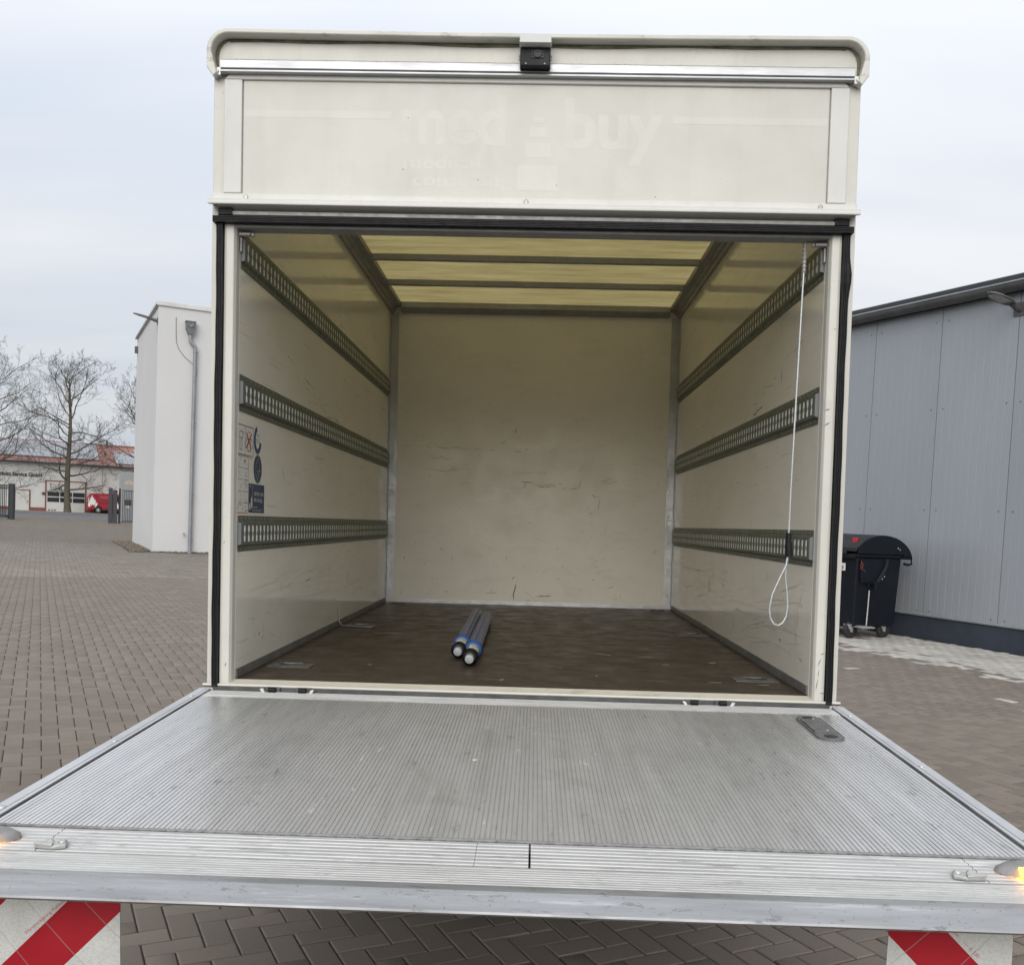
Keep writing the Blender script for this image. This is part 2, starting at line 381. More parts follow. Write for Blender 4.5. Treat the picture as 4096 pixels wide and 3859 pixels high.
MT['bark'] = simple('grey_brown_bark', (0.105, 0.092, 0.068), 0.95, var=0.35, scale=6, bump=0.6, bscale=30)
MT['twig'] = simple('bare_twig', (0.10, 0.085, 0.066), 0.95, var=0.25, scale=3)
m = Mat('black_bin_plastic', (0.006, 0.008, 0.013), 0.55, spec=0.2)
m.shade(m.noise(3, 6, 0.7, lo=0.3, hi=0.7), 0.8, 1.25)
MT['bin'] = m.m
MT['binlid'] = simple('dark_grey_lid_plastic', (0.024, 0.025, 0.027), 0.55, var=0.2, scale=4, spec=0.25)
MT['redplastic'] = simple('red_lock_plastic', (0.42, 0.015, 0.03), 0.3, var=0.1)
MT['redcord'] = simple('red_cord', (0.3, 0.07, 0.05), 0.7, var=0.1)
MT['straw'] = simple('straw_bit', (0.33, 0.28, 0.2), 0.8, var=0.2)
MT['leaf'] = simple('dead_leaf', (0.10, 0.06, 0.035), 0.8, var=0.3)

# flags: red-white 45 degree stripes with quilted cells
def flag_mat(name, sgn):
    m = Mat(name, (0.60, 0.60, 0.57), 0.42, spec=0.45)
    sx = N(m.t, "ShaderNodeSeparateXYZ"); m.t.links.new(m.tc.outputs['Object'], sx.inputs[0])
    def lincomb(a, b, off, div):
        x = N(m.t, "ShaderNodeMath", operation='MULTIPLY'); x.inputs[1].default_value = a; m.t.links.new(sx.outputs[0], x.inputs[0])
        y = N(m.t, "ShaderNodeMath", operation='MULTIPLY_ADD'); y.inputs[1].default_value = b; m.t.links.new(sx.outputs[2], y.inputs[0]); m.t.links.new(x.outputs[0], y.inputs[2])
        z = N(m.t, "ShaderNodeMath", operation='ADD'); z.inputs[1].default_value = -off; m.t.links.new(y.outputs[0], z.inputs[0])
        d = N(m.t, "ShaderNodeMath", operation='DIVIDE'); d.inputs[1].default_value = div; m.t.links.new(z.outputs[0], d.inputs[0])
        f = N(m.t, "ShaderNodeMath", operation='FRACT'); m.t.links.new(d.outputs[0], f.inputs[0])
        return f.outputs[0]
    # honeycomb prism texture
    v = N(m.t, "ShaderNodeTexVoronoi"); v.inputs['Scale'].default_value = 210; m.t.links.new(m.tc.outputs['Object'], v.inputs['Vector'])
    m.shade(v.outputs['Distance'], 1.1, 0.86)
    s1 = lincomb(sgn, 1, 0.5625, 0.2446)
    lt = N(m.t, "ShaderNodeMath", operation='LESS_THAN'); lt.inputs[1].default_value = 0.5; m.t.links.new(s1, lt.inputs[0])
    red = N(m.t, "ShaderNodeMath", operation='ADD'); red.inputs[1].default_value = 0.0; m.t.links.new(lt.outputs[0], red.inputs[0])
    m.layer(red.outputs[0], (0.36, 0.008, 0.018))
    s2 = lincomb(sgn, -1, 0.02, 0.122)
    l2 = N(m.t, "ShaderNodeMath", operation='LESS_THAN'); l2.inputs[1].default_value = 0.03; m.t.links.new(s2, l2.inputs[0])
    m.layer(l2.outputs[0], (0.30, 0.28, 0.27), 0.35)
    m.shade(m.noise(14, 4, 0.6, lo=0.3, hi=0.7), 0.9, 1.05)
    return m.m
MT['flag_r'] = flag_mat('red_white_flag_right', 1.0)
MT['flag_l'] = flag_mat('red_white_flag_left', -1.0)

# ------------------------------------------------------------------ mesh builder
class MB:
    def __init__(s):
        s.v = []; s.f = []; s.mi = []
    def add(s, vs, fs, mi=0):
        o = len(s.v)
        s.v.extend([tuple(p) for p in vs])
        s.f.extend([tuple(i + o for i in f) for f in fs])
        s.mi.extend([mi] * len(fs))
        return s
    def box(s, x0, x1, y0, y1, z0, z1, mi=0):
        v = [(x0, y0, z0), (x1, y0, z0), (x1, y1, z0), (x0, y1, z0), (x0, y0, z1), (x1, y0, z1), (x1, y1, z1), (x0, y1, z1)]
        return s.add(v, [(0, 3, 2, 1), (4, 5, 6, 7), (0, 1, 5, 4), (1, 2, 6, 5), (2, 3, 7, 6), (3, 0, 4, 7)], mi)
    def prism(s, poly, axis, a0, a1, mi=0, caps=True):
        """poly in the two other axes (x->(y,z), y->(x,z), z->(x,y))"""
        def P(p, a):
            return (a, p[0], p[1]) if axis == 'x' else (p[0], a, p[1]) if axis == 'y' else (p[0], p[1], a)
        n = len(poly)
        v = [P(p, a0) for p in poly] + [P(p, a1) for p in poly]
        f = [(i, (i + 1) % n, n + (i + 1) % n, n + i) for i in range(n)]
        if caps: f += [tuple(range(n))[::-1], tuple(range(n, 2 * n))]
        return s.add(v, f, mi)
    def sheet(s, line, axis, a0, a1, mi=0):
        def P(p, a):
            return (a, p[0], p[1]) if axis == 'x' else (p[0], a, p[1]) if axis == 'y' else (p[0], p[1], a)
        n = len(line)
        v = [P(p, a0) for p in line] + [P(p, a1) for p in line]
        return s.add(v, [(i, i + 1, n + i + 1, n + i) for i in range(n - 1)], mi)
    def tube(s, path, r, n=8, mi=0, caps=True, closed=False):
        path = [Vector(p) for p in path]
        rs = r if isinstance(r, (list, tuple)) else [r] * len(path)
        vs = []; fs = []
        up = None
        for i, p in enumerate(path):
            if closed: d = (path[(i + 1) % len(path)] - path[i - 1])
            else: d = path[min(i + 1, len(path) - 1)] - path[max(i - 1, 0)]
            d.normalize()
            if up is None or abs(up.dot(d)) > 0.98:
                up = Vector((0, 0, 1)) if abs(d.z) < 0.9 else Vector((1, 0, 0))
            a = d.cross(up).normalized(); b = a.cross(d).normalized(); up = b
            for k in range(n):
                t = 2 * math.pi * k / n
                vs.append(p + (a * math.cos(t) + b * math.sin(t)) * rs[i])
        m = len(path)
        for i in range(m if closed else m - 1):
            j = (i + 1) % m
            for k in range(n):
                fs.append((i * n + k, i * n + (k + 1) % n, j * n + (k + 1) % n, j * n + k))
        if caps and not closed:
            fs.append(tuple(range(n))[::-1]); fs.append(tuple((m - 1) * n + k for k in range(n)))
        return s.add(vs, fs, mi)
    def cyl(s, p0, p1, r0, r1=None, n=16, mi=0):
        return s.tube([p0, p1], [r0, r0 if r1 is None else r1], n, mi)
    def lathe(s, p0, axis, prof, n=20, mi=0):
        """prof: list of (distance along axis, radius)"""
        p0 = Vector(p0); d = Vector(axis).normalized()
        a = d.orthogonal().normalized(); b = d.cross(a)
        vs = []; fs = []
        for (t, r) in prof:
            for k in range(n):
                q = 2 * math.pi * k / n
                vs.append(p0 + d * t + (a * math.cos(q) + b * math.sin(q)) * r)
        for i in range(len(prof) - 1):
            for k in range(n):
                fs.append((i * n + k, i * n + (k + 1) % n, (i + 1) * n + (k + 1) % n, (i + 1) * n + k))
        fs.append(tuple(range(n))[::-1]); fs.append(tuple((len(prof) - 1) * n + k for k in range(n)))
        return s.add(vs, fs, mi)
    def screw(s, p, d, r=0.006, mi=0):
        return s.lathe(p, d, [(-0.002, r), (r * 0.35, r), (r * 0.6, r * 0.6)], 8, mi)
    def build(s, name, mats, parent=None, loc=(0, 0, 0), rot=None, bevel=0, seg=2, smooth=None, recalc=True, ang=30):
        me = bpy.data.meshes.new(name)
        me.from_pydata(s.v, [], s.f)
        mats = mats if isinstance(mats, (list, tuple)) else [mats]
        for k in mats: me.materials.append(MT[k] if isinstance(k, str) else k)
        if len(mats) > 1: me.polygons.foreach_set('material_index', s.mi)
        if recalc:
            bm = bmesh.new(); bm.from_mesh(me)
            bmesh.ops.recalc_face_normals(bm, faces=bm.faces)
            bm.to_mesh(me); bm.free()
        if smooth is not None:
            me.shade_smooth(); me.set_sharp_from_angle(angle=math.radians(smooth))
        me.update()
        o = bpy.data.objects.new(name, me)
        COL.objects.link(o)
        if parent: o.parent = parent
        o.location = loc
        if rot is not None: o.rotation_euler = rot
        if bevel:
            b = o.modifiers.new('bevel', 'BEVEL'); b.width = bevel; b.segments = seg; b.limit_method = 'ANGLE'; b.angle_limit = math.radians(ang)
        return o

def tag(o, label=None, cat=None, group=None, kind=None):
    if label: o['label'] = label
    if cat: o['category'] = cat
    if group: o['group'] = group
    if kind: o['kind'] = kind
    return o
def empty(name, loc=(0, 0, 0), rz=0.0):
    o = bpy.data.objects.new(name, None); COL.objects.link(o)
    o.location = loc; o.rotation_euler = (0, 0, rz); o.empty_display_size = 0.2
    return o
def copy_tree(o, parent=None):
    c = o.copy(); COL.objects.link(c)
    if parent: c.parent = parent
    for ch in list(o.children): copy_tree(ch, c)
    return c
def text_mesh(body, size, name, mat, parent=None, align='LEFT', xs=1.0, ext=0.0, bold=0.0):
    cu = bpy.data.curves.new(name, 'FONT'); cu.body = body; cu.size = size; cu.align_x = align; cu.extrude = ext
    cu.resolution_u = 3; cu.offset = bold
    tmp = bpy.data.objects.new('tmp_text', cu)
    COL.objects.link(tmp)
    bpy.context.view_layer.update()
    dg = bpy.context.evaluated_depsgraph_get()
    me = bpy.data.meshes.new_from_object(tmp.evaluated_get(dg))
    COL.objects.unlink(tmp); bpy.data.objects.remove(tmp)
    me.name = name
    me.materials.clear(); me.materials.append(MT[mat]); me.shade_flat()
    if xs != 1.0:
        for v in me.vertices: v.co.x *= xs
    o = bpy.data.objects.new(name, me); COL.objects.link(o)
    if parent: o.parent = parent
    return o

# yard axes: paving and buildings all run along these
TH = math.radians(28.06)
EA = Vector((math.cos(TH), math.sin(TH), 0)); EB = Vector((-math.sin(TH), math.cos(TH), 0))

def hgt(b):
    """height of the yard over distance b along EB: shallow drainage valley, crest, street"""
    return np.interp(b, [-50, 9, 17.6, 27, 48, 400], [0, 0, -0.085, 0.055, -0.1, -0.1])
def ground_z(x, y):
    return hgt(-math.sin(TH) * np.asarray(x) + math.cos(TH) * np.asarray(y))

# ================================================================== GROUND
gm_ = MB()
bs = [-60, 0, 9, 12, 15, 17.6, 20, 23, 27, 34, 41, 48, 90, 400, 1200]
as_ = [-1200, -200, -60, -20, 0, 20, 60, 200, 1200]
vs = []; fs = []
for b in bs:
    for a in as_:
        p = EA * a + EB * b
        vs.append((p.x, p.y, float(hgt(b)) - 0.009))
na = len(as_)
for i in range(len(bs) - 1):
    for j in range(na - 1):
        fs.append((i * na + j, i * na + j + 1, (i + 1) * na + j + 1, (i + 1) * na + j))
gm_.add(vs, fs)
ground = tag(gm_.build('ground', 'joint', recalc=False), kind='structure')

# herringbone paving, bricks 20 x 10 cm
O0 = Vector((-1.3156, -0.1806, 0))
U = 0.1
ga, gb = np.meshgrid(np.arange(-520, 420), np.arange(-32, 730))
ga = ga.ravel(); gb = gb.ravel()
s4 = (ga + gb) % 4
keep = (s4 == 0) | (s4 == 2)
ga = ga[keep]; gb = gb[keep]; vert = (s4[keep] == 0)
wa = np.where(vert, 1, 2); wb = np.where(vert, 2, 1)
cx_ = ga + wa / 2; cy_ = gb + wb / 2
X = O0.x + U * (cx_ * EA.x + cy_ * EB.x); Y = O0.y + U * (cx_ * EA.y + cy_ * EB.y)
B_ = -math.sin(TH) * X + math.cos(TH) * Y
Zg = hgt(B_)
def project(x, y, z):
    dx, dy, dz = x - CAM.x, y - CAM.y, z - CAM.z
    q0 = RIGHT.x * dx + RIGHT.y * dy + RIGHT.z * dz; q1 = DOWN.x * dx + DOWN.y * dy + DOWN.z * dz; q2 = FWD.x * dx + FWD.y * dy + FWD.z * dz
    return 2048 + 3765.86 * q0 / q2, 2260.58 + 3765.86 * q1 / q2, q2
with np.errstate(divide='ignore', invalid='ignore'):
    u_, v_, d_ = project(X, Y, Zg)
dist_hall = (5.477 - X) * EA.x + (11.007 - Y) * EA.y        # distance in front of the hall wall
dist_b = (X + 10.763) * -EA.x + (Y - 22.922) * -EA.y         # left of the white building's long side
dist_bb = (X + 10.763) * -EB.x + (Y - 22.922) * -EB.y        # in front of its near side
ok = (d_ > 1.2) & (u_ > -900) & (u_ < 5000) & (v_ < 5200) & (d_ < 88)
ok &= ~((u_ > 1250) & (u_ < 3000) & (Y > 3.0))              # behind the truck
ok &= dist_hall > 0.02
ok &= (dist_b > 0.62) | (dist_bb > 0.05) | (dist_bb < -6.6)
ok &= B_ < 71.9
ga, gb, vert, wa, wb, X, Y, u_, v_, d_, dist_hall, B_ = [q[ok] for q in (ga, gb, vert, wa, wb, X, Y, u_, v_, d_, dist_hall, B_)]
Zg = hgt(B_)
# which are in open view and how large
vis = (u_ > 0) & (u_ < 4096) & (v_ < 3859) & (v_ > 1980)
left_ok = (u_ < 825) & (v_ < 2753 + (800 - u_) * 0.581 - 12)
right_ok = (u_ > 3350) & (v_ < 2825 + (u_ - 3357) * 0.674 - 12)
low_ok = (v_ > 3590 + u_ * 0.0252) & ~((u_ < 460)) & ~((u_ > 3560) & (u_ < 4030))
vis &= (left_ok | right_ok | low_ok)
area = np.where(vis, 1.0 / d_ ** 3, 0)
order = np.argsort(-area)
nb_single = 300
single = np.zeros(len(X), bool); single[order[:nb_single]] = True
rp = rng.random(len(X))
pale = (dist_hall < 2.3) & (dist_hall > 0)
edge = np.clip((dist_hall - 1.75) / 0.9, 0, 1)
nzp = 0.5 + 0.5 * np.sin(X * 2.1 + 1.3 * np.sin(Y * 1.7)) * np.cos(Y * 1.3)
pale = (dist_hall > 0) & (rp < np.where(dist_hall < 1.65, 0.985, np.clip(1.15 - 1.3 * edge - 0.35 * nzp, 0.012, 1))) & (dist_hall < 5) & (B_ < 16)
lighter = (B_ > 17.6) & (B_ < 28.5 + rp * 3) & (rp < 0.96)
jz = rng.normal(0, 0.0009, len(X)); g_ = 0.0026; ch = 0.0045; chz = 0.0035
# one brick mesh, long side along x
def brick_template(hw, hl):
    a, b = hw - g_, hl - g_
    return [(-a + ch, -b + ch, 0), (a - ch, -b + ch, 0), (a - ch, b - ch, 0), (-a + ch, b - ch, 0), (-a, -b, -chz), (a, -b, -chz), (a, b, -chz), (-a, b, -chz),
            (-a, -b, -0.012), (a, -b, -0.012), (a, b, -0.012), (-a, b, -0.012)]
bf = [(0, 1, 2, 3), (4, 5, 1, 0), (5, 6, 2, 1), (6, 7, 3, 2), (7, 4, 0, 3), (8, 9, 5, 4), (9, 10, 6, 5), (10, 11, 7, 6), (11, 8, 4, 7)]
def brick_mesh(mat):
    me = bpy.data.meshes.new('brick'); me.from_pydata(brick_template(0.1, 0.05), [], bf); me.materials.append(MT[mat]); me.update(); return me
bm_d, bm_p = brick_mesh('brick'), brick_mesh('brick_pale')
for i in np.nonzero(single)[0]:
    o = bpy.data.objects.new('brick', bm_p if pale[i] else bm_d)
    COL.objects.link(o); o.parent = ground
    o.location = (X[i], Y[i], Zg[i] + jz[i])
    o.rotation_euler = (random.gauss(0, 0.006), random.gauss(0, 0.004), TH + (math.pi / 2 if vert[i] else 0) + random.choice((0, math.pi)) + random.gauss(0, 0.003))
# the rest of the paving
idx = np.nonzero(~single)[0]
near_i = idx[d_[idx] < 20]; far_i = idx[d_[idx] >= 20]
def field(ii, full):
    T4 = brick_template(0.05, 0.1); T2 = brick_template(0.1, 0.05)
    nv = 12 if full else 4
    tv = np.array(T4)[:nv]; th_ = np.array(T2)[:nv]
    if not full:
        tv = np.array([(-.0472, -.0972, 0), (.0472, -.0972, 0), (.0472, .0972, 0), (-.0472, .0972, 0)]); th_ = tv[:, [1, 0, 2]] * 1.0
        th_ = np.array([(-.0972, -.0472, 0), (.0972, -.0472, 0), (.0972, .0472, 0), (-.0972, .0472, 0)])
    L = np.where(vert[ii][:, None, None], tv[None], th_[None])
    P = np.empty_like(L)
    P[..., 0] = X[ii][:, None] + L[..., 0] * EA.x + L[..., 1] * EB.x
    P[..., 1] = Y[ii][:, None] + L[..., 0] * EA.y + L[..., 1] * EB.y
    bb = -math.sin(TH) * P[..., 0] + math.cos(TH) * P[..., 1]
    P[..., 2] = hgt(bb) + L[..., 2] + jz[ii][:, None]
    F = np.array(bf if full else [(0, 1, 2, 3)])
    FF = (np.arange(len(ii))[:, None, None] * nv + F[None]).reshape(-1, 4)
    return P.reshape(-1, 3), FF, np.repeat(np.where(lighter[ii], 2, pale[ii].astype(np.int32)), len(F))
P1, F1, M1 = field(near_i, True); P2, F2, M2 = field(far_i, False)
PV = np.concatenate([P1, P2]); PF = np.concatenate([F1, F2 + len(P1)]); PM = np.concatenate([M1, M2])
me = bpy.data.meshes.new('brick_field')
me.vertices.add(len(PV)); me.vertices.foreach_set('co', PV.ravel().astype(np.float32))
me.loops.add(len(PF) * 4); me.loops.foreach_set('vertex_index', PF.ravel().astype(np.int32))
me.polygons.add(len(PF)); me.polygons.foreach_set('loop_start', np.arange(0, len(PF) * 4, 4, dtype=np.int32))
me.materials.append(MT['brick']); me.materials.append(MT['brick_pale']); me.materials.append(MT['brick_lighter'])
me.polygons.foreach_set('material_index', PM)
me.update(calc_edges=True); me.validate()
bfo = bpy.data.objects.new('brick_field', me); COL.objects.link(bfo); bfo.parent = ground; bfo['kind'] = 'stuff'

# street beyond the gate: asphalt, kerb, footway
FB0 = Vector((-45.36, 83.628, -0.1))          # point on the street building's front
b_f = EB.dot(FB0)
def yard_box(mb, a0, a1, b0, b1, z0, z1, mi=0):
    v = []
    for z in (z0, z1):
        for a, b in ((a0, b0), (a1, b0), (a1, b1), (a0, b1)):
            p = EA * a + EB * b; v.append((p.x, p.y, z))
    mb.add(v, [(0, 3, 2, 1), (4, 5, 6, 7), (0, 1, 5, 4), (1, 2, 6, 5), (2, 3, 7, 6), (3, 0, 4, 7)], mi)
mb = MB(); yard_box(mb, -120, 120, 72.0, b_f - 4.6, -0.30, -0.096)
tag(mb.build('road', 'asphalt'), kind='structure')
mb = MB(); yard_box(mb, -120, 120, b_f - 4.598, b_f - 4.44, -0.30, 0.0)
tag(mb.build('kerb', 'kerb', bevel=0.015), kind='structure')
mb = MB(); yard_box(mb, -120, 120, b_f - 4.438, b_f + 40, -0.30, -0.008)
tag(mb.build('pavement', 'kerb'), kind='structure')

# ================================================================== TRUCK
truck = tag(empty('box_truck'), 'cream white box truck with open rear and lowered aluminium tail lift', 'truck')
truck.matrix_world = Matrix(((0.99978624, 0.00017582, -0.02067482, 0), (0, 0.99996384, 0.00850375, 0), (0.02067557, -0.00850193, 0.99975009, 0), (0, 0, 0, 1)))
FL = 0.8995
TL = (0, 0, FL)
H = 1.0436; HT = 2.1526; LB = 3.485; YF = -0.05; BO = 1.128      # half width inside, height, length, rear plane, half width outside

def T(mb, name, mats, **kw):
    return mb.build(name, mats, truck, TL, **kw)

# --- body shell: side walls, bulkhead, roof, floor
for sgn in (-1, 1):
    mb = MB(); x0, x1 = sorted((sgn * H, sgn * 1.118)); mb.box(x0, x1, 0.004, LB + 0.05, -0.12, HT + 0.02)
    T(mb, 'side_wall', 'wall')
mb = MB(); mb.box(-H + 0.001, H - 0.001, LB, LB + 0.045, -0.02, HT); T(mb, 'front_wall', 'bulkhead')
mb = MB(); mb.box(-H + 0.0015, H - 0.0015, 0.0, LB - 0.001, -0.035, 0.0); T(mb, 'floor', 'floor')
mb = MB(); mb.sheet([(-1.10, HT + 0.022), (1.10, HT + 0.022)], 'y', -0.02, LB + 0.05); T(mb, 'roof_sheet', 'roof', recalc=False)
mb = MB(); mb.box(-BO + 0.02, BO - 0.02, 0.05, LB + 0.03, -0.20, -0.122); T(mb, 'underframe', 'under')  # unseen, added for the shade under the floor
for sgn in (-1, 1):                       # chassis beams and lift housing, rear wheels under the floor; unseen, added for shading
    mb = MB(); x0, x1 = sorted((sgn * 0.36, sgn * 0.44)); mb.box(x0, x1, 0.0, 5.2, -0.40, -0.202); T(mb, 'chassis_beam', 'under')
    w_ = empty('rear_wheel'); w_.parent = truck; w_.location = (sgn * 0.86, 1.25, 0.36)
    mb = MB(); mb.lathe((-0.11, 0, 0), (1, 0, 0), [(0, 0.22), (0, 0.31), (0.03, 0.345), (0.19, 0.345), (0.22, 0.31), (0.22, 0.22)], 28); mb.build('tyre', 'tyre', w_, smooth=35)
    mb = MB(); mb.lathe((-0.09, 0, 0), (1, 0, 0), [(0, 0.05), (0.02, 0.215), (0.16, 0.215), (0.18, 0.05)], 24); mb.build('rim', 'rim', w_, smooth=35)

# roof edge profiles (aluminium cant rails) and roof bows
for sgn in (-1, 1):
    mb = MB()
    pr = [(H - 0.001, HT + 0.018), (H - 0.001, HT - 0.055), (H - 0.016, HT - 0.055), (H - 0.020, HT - 0.034), (H - 0.034, HT - 0.030), (H - 0.038, HT - 0.012), (H - 0.072, HT - 0.006), (H - 0.076, HT + 0.018)]
    mb.prism([(sgn * a, b) for a, b in pr], 'y', 0.02, LB - 0.002)
    for k in range(26):
        yy = 0.12 + k * 0.13
        mb.screw((sgn * (H - 0.026), yy, HT - 0.032), (-sgn * 0.3, 0, -1), 0.005)
    T(mb, 'roof_rail', 'alu_dull')
for yy in (0.55, 1.10, 1.66, 2.235, 2.82):
    mb = MB(); mb.prism([(yy - 0.020, HT + 0.018), (yy - 0.016, HT - 0.016), (yy + 0.004, HT - 0.020), (yy + 0.016, HT - 0.016), (yy + 0.020, HT + 0.018)], 'x', -H + 0.079, H - 0.079)
    T(mb, 'roof_bow', 'alu_dull', bevel=0.003)
mb = MB(); mb.prism([(LB - 0.001, HT + 0.018), (LB - 0.001, HT - 0.05), (LB - 0.035, HT - 0.05), (LB - 0.06, HT - 0.02), (LB - 0.06, HT + 0.018)], 'x', -H + 0.079, H - 0.079)
for k in range(9): mb.screw((-0.85 + k * 0.2125, LB - 0.037, HT - 0.04), (0, -1, -0.5), 0.006)
T(mb, 'roof_front_beam', 'alu_dull')

# aluminium corner posts and foot strip at the bulkhead
for sgn in (-1, 1):
    mb = MB()
    x0, x1 = sorted((sgn * (H - 0.0015), sgn * (H - 0.058)))
    mb.box(x0, x1, LB - 0.004, LB - 0.0005, 0.001, HT - 0.052)
    x2, x3 = sorted((sgn * (H - 0.0008), sgn * (H - 0.004))); mb.box(x2, x3, LB - 0.06, LB - 0.005, 0.001, HT - 0.058)
    for k in range(11): mb.screw((sgn * (H - 0.032), LB - 0.004, 0.10 + k * 0.19), (0, -1, 0), 0.007)
    T(mb, 'corner_post', 'alu')
mb = MB(); mb.box(-H + 0.06, H - 0.06, LB - 0.0045, LB - 0.0005, 0.001, 0.028)
for k in range(9): mb.screw((-0.85 + k * 0.2125, LB - 0.0045, 0.014), (0, -1, 0), 0.006)
T(mb, 'foot_strip', 'alu')
# skirting along the side walls
for sgn in (-1, 1):
    mb = MB(); x0, x1 = sorted((sgn * (H - 0.0005), sgn * (H - 0.006))); mb.box(x0, x1, 0.012, LB - 0.062, 0.001, 0.034)
    for k in range(14): mb.screw((sgn * (H - 0.006), 0.14 + k * 0.24, 0.02), (-sgn, 0, 0), 0.004)
    T(mb, 'skirting_strip', 'skirt', bevel=0.001, seg=1)

# --- lashing rails with real keyhole slots
def lashing_rail(sgn, z0, y0=0.012, y1=LB - 0.075):
    """face proud of the wall by 14 mm, slots every 50 mm"""
    mb = MB()
    def P(yy, zz, o): return (sgn * (H - o), yy, z0 + zz)
    prof = [(0.0, 0.001), (0.0, 0.003), (0.019, 0.0035), (0.025, 0.014), (0.030, 0.014)]          # (z, offset)
    top = [(0.132 - z, o) for z, o in prof][::-1]
    for line in (prof, top):
        n = len(line)
        v = [P(y0, z, o) for z, o in line] + [P(y1, z, o) for z, o in line]
        mb.add(v, [(i, i + 1, n + i + 1, n + i) for i in range(n - 1)])
    # face between the slots: bars with a waist
    zb, zt = 0.030, 0.102
    n_s = int((y1 - y0 - 0.04) / 0.05)
    ys = [y0 + 0.045 + 0.05 * k for k in range(n_s)]
    hw = 0.0125
    def edge(yc, side):        # outline of one slot side, bottom to top
        e = yc + side * hw; w1 = yc + side * (hw - 0.0065)
        return [(e, zb + 0.006), (e, zb + 0.026), (w1, zb + 0.0315), (w1, zb + 0.0405), (e, zb + 0.046), (e, zt - 0.006)]
    prev = None
    for k in range(n_s + 1):
        L_ = [(y0, zb + 0.006), (y0, zt - 0.006)] if k == 0 else edge(ys[k - 1], 1)
        R_ = [(y1, zb + 0.006), (y1, zt - 0.006)] if k == n_s else edge(ys[k], -1)
        poly = L_ + R_[::-1]
        mb.add([P(a, b, 0.014) for a, b in poly], [tuple(range(len(poly)))])
        for E_ in (L_, R_):
            if len(E_) > 2:
                m_ = len(E_)
                mb.add([P(a, b, 0.014) for a, b in E_] + [P(a, b, 0.0118) for a, b in E_], [(i, i + 1, m_ + i + 1, m_ + i) for i in range(m_ - 1)])
    mb.add([P(y0, zb, .014), P(y1, zb, .014), P(y1, zb + .006, .014), P(y0, zb + .006, .014)], [(0, 1, 2, 3)])
    mb.add([P(y0, zt, .014), P(y1, zt, .014), P(y1, zt - .006, .014), P(y0, zt - .006, .014)], [(0, 1, 2, 3)])
    # pressed dimples on both flanges, highlights put in as paler metal
    for k in range(int((y1 - y0) / 0.05)):
        for zz in (0.010, 0.122):
            yc = y0 + 0.03 + 0.05 * k
            mb.add([P(yc - 0.003, zz, .0034), P(yc, zz - .003, .0034), P(yc + .003, zz, .0034), P(yc, zz + .003, .0034), P(yc, zz, .006)], [(0, 1, 4), (1, 2, 4), (2, 3, 4), (3, 0, 4)], 2)
    # pale backing just behind the slots, cap at the open end
    mb.add([P(y0 + .02, zb, .0122), P(y1, zb, .0122), P(y1, zt, .0122), P(y0 + .02, zt, .0122)], [(0, 1, 2, 3)], 1)
    pr = [(0.022, .001), (0.027, .0155), (0.105, .0155), (0.110, .001)]
    v = [P(y0 - 0.006, z, o) for z, o in pr] + [P(y0 + 0.012, z, o) for z, o in pr]
    mb.add(v, [(0, 1, 2, 3), (7, 6, 5, 4), (0, 4, 5, 1), (1, 5, 6, 2), (2, 6, 7, 3)], 3)
    return T(mb, 'lashing_rail', ['galv', 'slot_back', 'zinc', 'grey_cap'], recalc=False)
for sgn in (-1, 1):
    for z in (0.465, 0.9764, 1.4859):
        lashing_rail(sgn, z)

# --- floor lashing points
for sx_, yy in ((-1, 0.34), (1, 0.317), (-1, 1.832), (1, 1.832), (-1, 3.30), (1, 3.29)):
    mb = MB(); x = sx_ * 0.925
    mb.box(x - 0.085, x + 0.085, yy - 0.055, yy + 0.055, 0.0005, 0.004)
    mb.prism([(x - 0.06, yy - 0.03), (x + 0.06, yy - 0.03), (x + 0.05, yy + 0.03), (x - 0.05, yy + 0.03)], 'z', 0.004, 0.0065)
    mb.tube([(x - 0.045, yy + 0.008, 0.010), (x - 0.02, yy - 0.012, 0.012), (x + 0.02, yy - 0.012, 0.012), (x + 0.045, yy + 0.008, 0.010)], 0.005, 8)
    T(mb, 'floor_lashing_plate', 'plate', bevel=0.001, seg=1)
# bent wire bracket by the left skirting
mb = MB(); mb.tube([(-H + 0.012, 1.78, 0.11), (-H + 0.012, 1.78, 0.03), (-H + 0.03, 1.77, 0.008), (-H + 0.2, 1.74, 0.006)], 0.003, 8); T(mb, 'wire_bracket', 'alu_dull', smooth=60)

# --- scuffs and scrapes on the walls (thin smears of rubber and bare plastic)
MARKS = [0]
def scuffs(sgn, marks, mat):
    mb = MB()
    for (y, z, ln, an, wd) in marks:
        n = max(3, int(ln / 0.02)); pts = []
        c, s_ = math.cos(an), math.sin(an)
        up = []; dn = []
        for k in range(n + 1):
            t_ = k / n - 0.5
            wv = wd * (0.25 + 0.75 * random.random()) * (1 - abs(2 * t_) ** 3)
            ox = ln * t_; oz = random.gauss(0, wd * 0.35)
            py, pz = y + ox * c - oz * s_, z + ox * s_ + oz * c
            up.append((py - wv * s_, pz + wv * c)); dn.append((py + wv * s_, pz - wv * c))
        m_ = n + 1
        MARKS[0] += 1; off = 0.0003 + (MARKS[0] % 400) * 0.0000035      # no two marks in one plane
        xs_ = sgn * (H - off)
        if sgn == 0: v = [(p[0], LB - off, p[1]) for p in up + dn]
        else: v = [(xs_, p[0], p[1]) for p in up + dn]
        mb.add(v, [(i, i + 1, m_ + i + 1, m_ + i) for i in range(n)])
    return tag(T(mb, 'scuff_marks', mat, recalc=False), kind='stuff')
